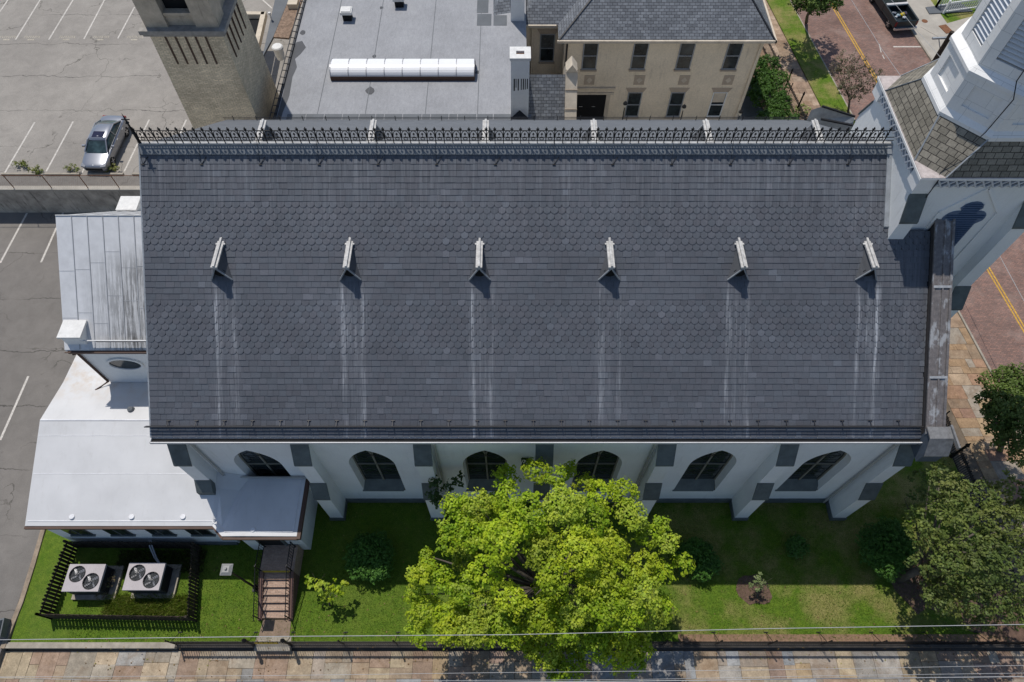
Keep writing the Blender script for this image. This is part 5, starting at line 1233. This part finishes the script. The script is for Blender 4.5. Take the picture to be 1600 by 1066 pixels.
OG2 = [(.065, .115, .02), (.09, .145, .03), (.12, .175, .04)]
bl = [B(*q) for q in ((1548, 600, 5.0, .55), (1585, 595, 5.6, .8), (1545, 630, 5.0, .6), (1580, 640, 6.0, .9), (1560, 665, 5.2, .7), (1600, 680, 5.6, .8), (1625, 620, 5.6, 1.0), (1590, 715, 4.6, .5), (1640, 700, 5, .9), (1650, 650, 5.5, .9), (1570, 620, 5.6, .7), (1610, 650, 5.8, .8), (1560, 635, 4.6, .8), (1590, 665, 4.8, .9), (1575, 600, 4.6, .8), (1555, 655, 5.4, .7), (1570, 690, 4.8, .6), (1600, 610, 5.6, .9))]
tree('street_tree', 'round dark-green street tree on the orange flagstones at the right edge', 'tree', (27.0, 14.2, 0), bl, 170, 9, .14, [(.10, .15, .03), (.13, .18, .04), (.08, .13, .025)], 31, MT['leafd'], .16, .8, .15)
# small trees at the top of the side street
bl = [B(*q) for q in ((1320, 95, 3.6, .8), (1345, 105, 3.8, .8), (1330, 125, 3.2, .8), (1355, 130, 3.0, .7), (1315, 118, 3.0, .6), (1370, 115, 3.2, .5), (1338, 145, 2.4, .6), (1318, 140, 2.4, .5), (1305, 105, 3.0, .4))]
tree('plum_tree', 'small purplish-brown leaved tree on the grass verge', 'tree', (G(1325, 178).x, G(1325, 178).y, 0), bl, 110, 8, .12, [(.16, .12, .09), (.11, .12, .06), (.18, .15, .11), (.09, .11, .05)], 41, MT['leafd'], .09, .8, .16, full=True)
bl = [B(*q) for q in ((1240, -10, 4.6, 1.0), (1275, -5, 4.8, 1.2), (1300, -15, 4.8, 1.0), (1260, 8, 4.2, .9), (1288, 5, 4.2, .9), (1255, -40, 5, 1.2), (1290, -45, 5, 1.3), (1268, 2, 4.6, 1.1), (1250, 5, 4.2, .8), (1300, 2, 4.2, .8), (1280, 14, 3.8, .7))]
tree('verge_tree', 'dark-green tree at the top edge shading the brick road', 'tree', (G(1260, 35).x, G(1260, 35).y, 0), bl, 130, 8, .17, OG2, 43, MT['leafd'], .14, .8, .16)
# shrubs
def shrub(name, label, base, blobs, dens, lsz, pal, seed, cat='shrub', mat='leafd', tuft=7, jit=.09, zs=.85, r0=.05, group=None):
    return tree(name, label, cat, base, blobs, dens, tuft, lsz, pal, seed, MT[mat], r0, zs, jit, group=group, frac=.4, nmax=8)
p = G(512, 950); shrub('sapling', 'young bright-green leafy shrub on the sunny lawn right of the brick steps', (p.x+.1, p.y+.1, 0), [B(*q) for q in ((490, 912, 1.6, .28), (505, 920, 1.9, .38), (525, 915, 1.8, .3), (510, 935, 1.5, .32), (530, 925, 1.6, .25), (483, 908, 1.4, .2), (537, 912, 1.5, .16))], 150, .15, BR, 51, mat='leaf')
p = G(1183, 935); shrub('rose_bush', 'small pale-green bush in a round mulch bed on the lawn', (p.x, p.y, 0), [B(*q) for q in ((1180, 905, 1.1, .22), (1192, 912, 1.2, .26), (1175, 915, 1.0, .2), (1188, 900, 1.2, .18), (1186, 920, .9, .2))], 150, .10, [(.20, .26, .10), (.26, .30, .14), (.15, .20, .07)], 53, jit=.08)
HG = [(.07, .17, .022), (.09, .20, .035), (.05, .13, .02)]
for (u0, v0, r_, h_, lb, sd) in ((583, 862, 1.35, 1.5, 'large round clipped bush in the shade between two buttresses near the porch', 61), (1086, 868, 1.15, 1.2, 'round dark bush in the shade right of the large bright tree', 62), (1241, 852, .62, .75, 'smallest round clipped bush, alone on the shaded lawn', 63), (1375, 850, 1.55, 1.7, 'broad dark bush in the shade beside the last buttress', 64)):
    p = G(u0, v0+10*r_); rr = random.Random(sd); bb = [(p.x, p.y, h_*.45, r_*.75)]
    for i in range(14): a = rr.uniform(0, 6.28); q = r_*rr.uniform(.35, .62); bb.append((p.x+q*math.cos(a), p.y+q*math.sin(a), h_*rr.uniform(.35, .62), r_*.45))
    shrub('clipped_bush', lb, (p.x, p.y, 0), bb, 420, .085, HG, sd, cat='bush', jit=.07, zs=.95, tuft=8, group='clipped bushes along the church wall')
p = G(1208, 150); rr = random.Random(77); bb = []
for i in range(46): bb.append((rr.uniform(18.1, 20.2), rr.uniform(38.5, 45.3), rr.uniform(.9, 1.5), rr.uniform(.55, .75)))
shrub('hedge', 'thick dark-green hedge between the tan house and the side fence', (19.2, 42, 0), bb, 170, .13, [(.04, .095, .012), (.06, .13, .02), (.08, .16, .025)], 77, cat='hedge', jit=.12)
p = G(1250, 182); shrub('flowering_shrub', 'small pale yellow-green plant at the end of the hedge bed', (p.x, p.y, 0), [(p.x+dx, p.y+dy, .45, .35) for dx, dy in ((0, 0), (.4, .1), (-.4, .1), (.1, .35))], 130, .12, [(.25, .30, .08), (.32, .34, .14)], 79)
p = G(172, 922); shrub('dry_shrub', 'brown withered shrub between the two air-conditioning units', (p.x, p.y, 0), [(p.x+dx, p.y+dy, .45, .28) for dx, dy in ((0, 0), (.15, .3), (-.1, -.35), (.05, .6))], 190, .07, [(.22, .16, .09), (.16, .12, .07), (.12, .13, .05)], 81)
# ragged shrubs at the mulch bed, right of the lawn
for (u0, v0, lb, pal, sd) in ((1432, 905, 'reddish-brown shrub in the mulch bed beside the dull-green tree', [(.18, .07, .05), (.13, .09, .05), (.2, .12, .08)], 83), (1418, 790, 'bright-green upright shrub at the edge of the tree shade', OG2, 84)):
    p = G(u0, v0+8); shrub('ragged_shrub', lb, (p.x, p.y, 0), [(p.x+dx, p.y+dy, z, .3) for dx, dy, z in ((0, 0, .5), (.3, .4, .6), (-.2, -.4, .4), (.1, .7, .7))], 110, .11, pal, sd)
# weeds on the verge by the car and in the enclosure
WP = [(.16, .19, .04), (.22, .22, .06), (.13, .16, .04)]
for i, (u0, v0, lb) in enumerate(((58, 272, 'spindly yellow-green weed on the upper car park edge, leftmost of its row'), (112, 270, 'yellow-green weed at the upper car park edge left of the silver car'), (174, 268, 'yellow-green weed in front of the nose of the silver car'), (34, 262, 'tiny dry weed sprig on the asphalt beyond the kerb rail'))):
    p = G(u0, v0, ZU); shrub('weed', lb, (p.x, p.y, ZU), [(p.x+dx, p.y+dy, ZU+.2, .2) for dx, dy in ((0, 0), (.35, .05), (-.3, .1), (.1, .3))], 60, .13, WP, 90+i, cat='weed', jit=.14, group='weeds at the edge of the upper car park', r0=.012)
# tall grass inside the enclosure
def tufts(name, poly_pts, n, hgt, pal, seed, kind='stuff', label=None, w_=.02):
    rng = np.random.default_rng(seed); x0, y0, x1, y1 = poly_pts
    x = rng.uniform(x0, x1, n); y = rng.uniform(y0, y1, n); h = hgt*rng.uniform(.5, 1.3, n); a = rng.uniform(0, 6.28, n)
    lean = rng.normal(size=(n, 2))*h[:, None]*.45
    b = np.stack([x, y, np.zeros(n)], 1); dx = np.stack([np.cos(a)*w_, np.sin(a)*w_, np.zeros(n)], 1)
    tp = b+np.concatenate([lean, h[:, None]], 1)
    V = np.stack([b-dx, b+dx, tp], 1).reshape(-1, 3).astype(np.float32)
    me = bpy.data.meshes.new(name); me.vertices.add(3*n); me.vertices.foreach_set('co', V.ravel()); me.loops.add(3*n); me.loops.foreach_set('vertex_index', np.arange(3*n, dtype=np.int32))
    me.polygons.add(n); me.polygons.foreach_set('loop_start', np.arange(0, 3*n, 3, dtype=np.int32)); me.polygons.foreach_set('loop_total', np.full(n, 3, np.int32)); me.update()
    ca = me.color_attributes.new('Col', 'FLOAT_COLOR', 'CORNER'); pal = np.array(pal); c = pal[rng.integers(len(pal), size=n)]*rng.uniform(.7, 1.3, (n, 1)); C4 = np.ones((n, 3, 4), np.float32); C4[:, :, :3] = c[:, None, :]; ca.data.foreach_set('color', C4.ravel())
    me.materials.append(MT['leaf']); o = bpy.data.objects.new(name, me); COL.objects.link(o); tag(o, label, 'grass', kind=kind); return o
tufts('tall_grass', (-20.0, 5.6, -15.6, 6.5), 5200, .32, [(.17, .24, .03), (.13, .20, .03), (.25, .26, .07)], 5, label='tall bright-green grass growing inside the picket enclosure')
tufts('ivy_cover', (-20.0, 7.6, -15.6, 8.7), 3500, .25, [(.06, .09, .02), (.10, .10, .04)], 6, label='dark ground cover in the shade behind the air-conditioning units')
tufts('lawn_blades', (-21.4, FY+.1, 23.8, 11.2), 90000, .075, [(.11, .20, .02), (.16, .24, .03), (.08, .16, .015), (.22, .25, .07)], 7, label='mown lawn grass in front of the church', w_=.016)

# ================================================================== VEHICLES
def loft(m, st):       # st: list of rings (same length) of points, closed side to side
    n = len(st[0]); vs = [p for r_ in st for p in r_]; fs = []
    for i in range(len(st)-1):
        for j in range(n-1): fs.append((i*n+j, i*n+j+1, (i+1)*n+j+1, (i+1)*n+j))
    fs.append(tuple(range(n))[::-1]); fs.append(tuple((len(st)-1)*n+j for j in range(n))); m.raw(vs, fs)
def subs(o, lv=2):
    md = o.modifiers.new('sub', 'SUBSURF'); md.levels = lv; md.render_levels = lv
def wheel(root, x, y, r_, w_):
    s_ = 1 if x > 0 else -1
    def disc(prof, nm, mat, par):
        m = MB(); n = 22; vs = [(x+s_*a, y+b*math.cos(2*math.pi*j/n), r_+b*math.sin(2*math.pi*j/n)) for a, b in prof for j in range(n)]
        fs = [(i*n+j, i*n+(j+1) % n, (i+1)*n+(j+1) % n, (i+1)*n+j) for i in range(len(prof)-1) for j in range(n)]; fs.append(tuple((len(prof)-1)*n+j for j in range(n)))
        m.raw(vs, fs); return m.build(nm, mat, par, uv=False)
    ty = disc([(-w_, r_*.95), (-.02, r_), (0, r_*.93), (.0, r_*.68)], 'wheel', MT['tyre'], root)
    disc([(.003, r_*.67), (-.02, r_*.6), (-.03, .05)], 'rim', plain('rim_dark', (.08, .08, .085), .4, metal=.5), ty)
    m = MB()
    for k_ in range(5): a = 2*math.pi*k_/5; m.bar((x+s_*.004, y, r_), (x+s_*.004, y+r_*.64*math.cos(a), r_+r_*.64*math.sin(a)), .06, .02, up=(1, 0, 0))
    m.build('spokes', MT['chrome'], ty, uv=False)
car = thing('parked_car', 'silver four-door saloon car with dark sunroof parked nose to the retaining wall', 'car', (0, 0, 0))
m = MB()
def ring(y, hw, zb, zm, zd, dk=.0):
    return [(-hw*.90, y, zb), (-hw*.985, y, zb+.12), (-hw, y, zm-.12), (-hw*.985, y, zm), (-hw*.90, y, zd-.05), (-hw*.62, y, zd), (0, y, zd+.02), (hw*.62, y, zd), (hw*.90, y, zd-.05), (hw*.985, y, zm), (hw, y, zm-.12), (hw*.985, y, zb+.12), (hw*.90, y, zb)]
loft(m, [ring(-2.34, .55, .32, .52, .60), ring(-2.28, .76, .24, .60, .68), ring(-2.05, .86, .20, .66, .74), ring(-1.4, .905, .19, .74, .86), ring(-.95, .915, .19, .82, .91), ring(0, .92, .19, .88, .98), ring(1.0, .92, .19, .90, 1.0), ring(1.7, .905, .2, .92, 1.03), ring(2.15, .86, .24, .88, 1.02), ring(2.32, .76, .3, .78, .93), ring(2.37, .66, .36, .62, .75)])
o = m.build('body', MT['carpaint'], car, uv=False, smooth=True); subs(o)
def gr(y, hb, zb, ht, zt): return [(-hb, y, zb), (-hb*.97, y, zb+.02), (-(hb+ht)/2*1.01, y, (zb+zt)/2), (-ht, y, zt-.03), (-ht*.6, y, zt), (0, y, zt+.01), (ht*.6, y, zt), (ht, y, zt-.03), ((hb+ht)/2*1.01, y, (zb+zt)/2), (hb*.97, y, zb+.02), (hb, y, zb)]
m = MB(); loft(m, [gr(-1.30, .62, .86, .60, .90), gr(-1.18, .77, .88, .73, .95), gr(-.48, .83, .92, .62, 1.36), gr(.25, .84, .94, .60, 1.42), gr(.95, .83, .95, .57, 1.38), gr(1.55, .74, .98, .55, 1.12), gr(1.72, .60, .98, .55, 1.04)])
o = m.build('windows', MT['carglass'], car, uv=False, smooth=True); subs(o)
m = MB()
def rr_(y, w_, z): return [(-w_, y, z-.055), (-w_*.9, y, z-.01), (-w_*.5, y, z+.012), (0, y, z+.02), (w_*.5, y, z+.012), (w_*.9, y, z-.01), (w_, y, z-.055)]
vs = [rr_(-.52, .61, 1.345), rr_(-.25, .635, 1.395), (rr_(.3, .62, 1.425)), rr_(.8, .60, 1.405), rr_(1.05, .58, 1.365)]
loft(m, vs); o = m.build('roof', MT['carpaint'], car, uv=False, smooth=True)
m = MB()
for s_ in (-1, 1):
    m.bar((s_*.75, -1.25, .92), (s_*.61, -.52, 1.345), .07, .05); m.bar((s_*.60, 1.0, 1.36), (s_*.70, 1.68, 1.03), .11, .06); m.bar((s_*.845, .28, .97), (s_*.63, .30, 1.37), .06, .04)
    m.bar((s_*.61, -.52, 1.34), (s_*.62, 1.0, 1.36), .05, .05); m.bar((s_*.845, -1.1, .945), (s_*.80, 1.6, 1.02), .03, .02)
m.build('pillars', MT['carpaint'], car)
m = MB(); m.hexa([(-.38, -.34, 1.36), (.38, -.34, 1.36), (.37, .16, 1.40), (-.37, .16, 1.40), (-.38, -.34, 1.405), (.38, -.34, 1.405), (.37, .16, 1.449), (-.37, .16, 1.449)]); m.build('sunroof', plain('sunroof_glass', (.02, .022, .05), .15), car)
for s_ in (-1, 1):
    m = MB(); m.obox((s_*.98, -.72, .98), (.10, 0, 0), (0, .06, 0), (0, 0, .06)); m.bar((s_*.86, -.72, .95), (s_*.95, -.72, .95), .04); o = m.build('wing_mirror', MT['carpaint'], car)
    m = MB(); m.obox((s_*.66, -2.17, .62), (.16, -s_*-.04, 0), (0, .12, .02), (0, 0, .06)); m.build('headlight', plain('headlight_lens', (.25, .26, .28), .2), car)
    m = MB(); m.obox((s_*.62, 2.27, .82), (.17, 0, 0), (0, .06, 0), (0, 0, .07)); m.build('tail_light', plain('tail_red', (.25, .01, .01), .3), car)
    for y in (.12, 1.12): m = MB(); m.box(s_*.925-.02, y-.1, .80, s_*.925+.02, y+.1, .84); m.build('door_handle', MT['chrome'], car)
    for y in (-1.42, 1.38): wheel(car, s_*.90, y, .335, .2)
m = MB(); m.box(-.55, -2.36, .36, .55, -2.30, .52); m.build('grille', MT['dark'], car)
m = MB(); m.lathe(0, -2.2, [(.045, .70), (.045, .715), (0, .72)], 12); m.build('badge', MT['chrome'], car)
for a, b in (((-.93, -.5, .0), 0),): pass
car.location = (-27.5, 35.15, ZU); car.rotation_euler = (0, 0, R(-2))

tr = thing('pickup_truck', 'dark green-black pickup truck with a cluttered open bed on the brick road', 'pickup truck', (0, 0, 0))
m = MB(); hw = .98
m.box(-hw, -2.7, .55, hw, -.35, .72); m.box(-hw, -2.7, .72, -hw+.14, -.35, 1.18); m.box(hw-.14, -2.7, .72, hw, -.35, 1.18); m.box(-hw+.14, -.45, .72, hw-.14, -.35, 1.18); m.box(-hw, -.349, .5, hw, 1.45, 1.18); m.box(-hw*.97, 1.451, .5, hw*.97, 2.75, 1.10)
o = m.build('body', MT['truck'], tr); md = o.modifiers.new('b', 'BEVEL'); md.width = .04; md.segments = 2
m = MB(); m.box(-hw+.16, -2.78, .62, hw-.16, -2.701, 1.17); o = m.build('tailgate', MT['truck'], tr); md = o.modifiers.new('b', 'BEVEL'); md.width = .03; md.segments = 2
m = MB(); m.box(-hw+.02, -2.95, .48, hw-.02, -2.78, .64); m.build('bumper', MT['chrome'], tr)
for s_ in (-1, 1): m = MB(); m.box(s_*.87-.08, -2.76, .72, s_*.87+.08, -2.702, 1.05); m.build('tail_light', plain('truck_tail', (.18, .01, .01), .3), tr)
m = MB(); m.hexa([(-.92, -.30, 1.18), (.92, -.30, 1.18), (.92, 1.5, 1.18), (-.92, 1.5, 1.18), (-.78, -.12, 1.72), (.78, -.12, 1.72), (.76, .95, 1.74), (-.76, .95, 1.74)]); m.build('windows', MT['carglass'], tr)
m = MB(); m.box(-.79, -.14, 1.722, .79, .98, 1.80); o = m.build('roof', MT['truck'], tr); md = o.modifiers.new('b', 'BEVEL'); md.width = .03; md.segments = 2
m = MB(); m.box(-.90, -.60, 1.12, .90, -.36, 1.24); m.build('tool_rail', MT['gutter'], tr)
for s_ in (-1, 1):
    for y in (-1.85, 1.75): wheel(tr, s_*.97, y, .38, .24)
rr = random.Random(6)
a = G(1412, 44, .4); tr.location = (a.x-.25, a.y+2.75, -.12); tr.rotation_euler = (0, 0, R(6.7))
bpy.context.view_layer.update(); mw = tr.matrix_world
def inbed(x, y, z): return mw @ Vector((x, y, z))
items = [('bag', 'yellow bag lying in the pickup bed', (.22, -1.45, .86), (.20, .16, .14), (.6, .45, .02)), ('bag', 'white crumpled bag below the yellow bag in the pickup bed', (.22, -1.85, .84), (.16, .13, .1), (.65, .66, .68)), ('bag', 'pale blue plastic bag in the middle of the pickup bed', (-.15, -1.5, .84), (.18, .14, .1), (.35, .45, .5)),
         ('bag', 'small white bag by the near side wall of the pickup bed', (-.45, -1.7, .83), (.14, .12, .09), (.6, .6, .6)), ('bag', 'grey bag at the front of the pickup bed', (-.4, -1.15, .84), (.2, .12, .1), (.25, .27, .3)), ('bag', 'dark purple bag beside the far wall of the pickup bed', (.55, -1.3, .84), (.16, .2, .1), (.06, .05, .08))]
for i, (nm, lb, c, s_, cl) in enumerate(items):
    m = MB(); p = inbed(*c); n = 10; rows = 6; vs = []
    for a_ in range(rows):
        t = math.pi*(a_+.5)/rows
        for b_ in range(n):
            f = 2*math.pi*b_/n; k_ = 1+rr.uniform(-.22, .22); vs.append((p.x+s_[0]*math.sin(t)*math.cos(f)*k_, p.y+s_[1]*math.sin(t)*math.sin(f)*k_, p.z+s_[2]*math.cos(t)*k_))
    m.raw(vs, [(i_*n+j, (i_+1)*n+j, (i_+1)*n+(j+1) % n, i_*n+(j+1) % n) for i_ in range(rows-1) for j in range(n)]+[tuple(range(n)), tuple((rows-1)*n+j for j in range(n))[::-1]])
    tag(m.build(nm, plain('bag_%d' % i, cl, .6), None), lb, 'bag', 'bags and litter in the pickup bed')

# ================================================================== FAR SIDE OF THE STREET
m = MB(); P = [G(1452, 22, .01), G(1446, 12, .01), G(1500, 5, .01), G(1520, 18, .01)]; m.prism(P, (0, 0, .05)); struct('ramp_landing', m, MT['greysheet'])
m = MB(); P = [G(1438, 42, -.01), G(1468, 40, -.01), G(1540, 20, -.01), G(1540, 33, -.01), G(1470, 60, -.01)]; m.prism(P, (0, 0, .02)); struct('front_walk', m, MT['conc'])
wf = thing('white_picket_fence', 'white wooden picket railing along the grey ramp across the street', 'fence', (38, 56, 0))
def wrail(p, q):
    m = MB(); d = q-p; L_ = d.length; d = d/L_
    for hh in (.18, .95): m.bar(p+Vector((0, 0, hh)), q+Vector((0, 0, hh)), .07, .07)
    i = .12
    while i < L_: c = p+d*i; m.bar(c+Vector((0, 0, .18)), c+Vector((0, 0, .95)), .045); i += .22
    m.build('rail_panel', MT['white2'], wf)
    for c in (p, q): m = MB(); m.bar(c, c+Vector((0, 0, 1.15)), .14); m.build('post', MT['white2'], wf)
a, b = G(1474, 21, 0), G(1525, 14, 0); c, d = G(1462, 12, 0), G(1470, -14, 0); wrail(a, b); wrail(c, G(1530, 2, 0)); wrail(c, d)
ps = thing('utility_pole', 'dark wooden pole with a grey cross-arm beside the far kerb', 'pole', (G(1457, 101).x, G(1457, 101).y, 0))
p = ps.location; m = MB(); m.tube([(p.x, p.y, -.05), (p.x, p.y, 2.9)], .19, 10, .17); m.build('pole', MT['wood'], ps, uv=False)
q = G(1457, 60, 2.0); q2 = G(1484, 59, 2.0); m = MB(); m.bar(q, q2, .16, .12); m.bar(q+Vector((.5, 0, 0)), (p.x, p.y, 1.2), .05); m.build('cross_arm', MT['lead'], ps)
for (u0, v0) in ((1443, 29), (1420, 34)):
    pass
m = MB(); a = G(1445, 33, -.01); m.lathe(a.x, a.y, [(.25, -.02), (.25, .004), (0, .006)], 14); struct('manhole_cover', m, MT['rust'])
m = MB(); a, b = G(1472, 40, -.01), G(1484, 52, -.01); m.bar(a+Vector((0, 0, .03)), b+Vector((0, 0, .03)), .7, .05); struct('brick_paver_strip', m, MT['rust'])
# ================================================================== OVERHEAD WIRES
def wire(pts, z, r_, label, zs=None):
    P = [G(u, v, z) for u, v in pts]
    m = MB(); m.tube(P, r_, 5); tag(m.build('overhead_wire', MT['wire'], None, uv=False), label, 'wire', 'overhead wires along the front street')
wire([(-300, 1002), (0, 1000), (400, 995), (800, 992), (1200, 982.5), (1600, 976), (1900, 970)], 7.5, .013, 'pale overhead wire crossing above the front iron fence and lawn edge')
wire([(-300, 1055), (0, 1058), (420, 1056), (800, 1051), (1200, 1047), (1600, 1040), (1900, 1034)], 7.0, .008, 'thin pale overhead wire above the flagstones, uppermost of the three in front')
wire([(-300, 1050), (0, 1059), (250, 1066), (600, 1064.5), (1000, 1062), (1300, 1056), (1600, 1052), (1900, 1048)], 6.6, .008, 'thin grey overhead wire above the flagstones, middle of the three in front')
wire([(300, 1071), (700, 1067), (1000, 1064.5), (1300, 1060.5), (1600, 1057.5), (1900, 1053)], 6.4, .016, 'thick grey overhead cable at the bottom edge above the flagstones')
m = MB(); m.tube([G(1318, -20, 7), G(1365, 55, 6.8), G(1376, 74, 6.7), G(1410, 122, 6.5), G(1450, 180, 6.5)], .014, 5); tag(m.build('overhead_wire', MT['wire'], None, uv=False), 'thin overhead wire crossing the brick side street towards the steeple', 'wire')
m = MB(); m.tube([G(1375, -20, 7), G(1402, 10, 6.8), G(1428, 42, 6.6), G(1470, 90, 6.6)], .012, 5); tag(m.build('overhead_wire', MT['wire'], None, uv=False), 'thin overhead wire passing over the pickup truck bed', 'wire')
m = MB(); m.tube([G(1530, 340, 5), G(1600, 470, 5), G(1680, 600, 5)], .014, 5); tag(m.build('overhead_wire', MT['wire'], None, uv=False), 'thin overhead wire over the road right of the steeple base', 'wire')
# parked-car strip bottom left: small utility box
ub = thing('utility_box', 'small grey street box with dark glass lid at the bottom-left corner', 'utility box', (G(8, 985).x, G(8, 985).y, 0))
p = ub.location; m = MB(); m.obox((p.x, p.y, .3), (.22, .05, 0), (-.06, .42, 0), (0, 0, .3)); m.build('housing', MT['greysheet'], ub); m = MB(); m.obox((p.x, p.y, .61), (.16, .035, 0), (-.05, .34, 0), (0, 0, .012)); m.build('lid', MT['glass'], ub)
# fallen leaves and litter
rng = np.random.default_rng(9); n = 900
x = rng.uniform(-21, 27, n); y = np.where(rng.random(n) < .55, rng.normal(4.2, 1.0, n), rng.uniform(3.0, 11, n)); k_ = (y > 2.6) & (y < 11)
x, y = x[k_], y[k_]; z = np.where(y > FY, .035, ZS+.03); z = np.where((y > FY-.36) & (y < FY+.05), .06, z)
Pn = np.stack([x, y, z], 1); Nn_ = rng.normal(size=(len(x), 3))*.25+np.array([0, 0, 1]); Nn_ /= np.linalg.norm(Nn_, axis=1, keepdims=True)
pl_ = np.array([(.22, .13, .06), (.30, .20, .08), (.16, .10, .05), (.28, .26, .08)])
tag(leaf_mesh('fallen_leaves', Pn, Nn_, rng.uniform(.05, .11, len(x)), pl_[rng.integers(4, size=len(x))], MT['leafd'], None, rng=rng), 'scattered dry fallen leaves on lawn and front flagstones', 'leaves', kind='stuff')
#END
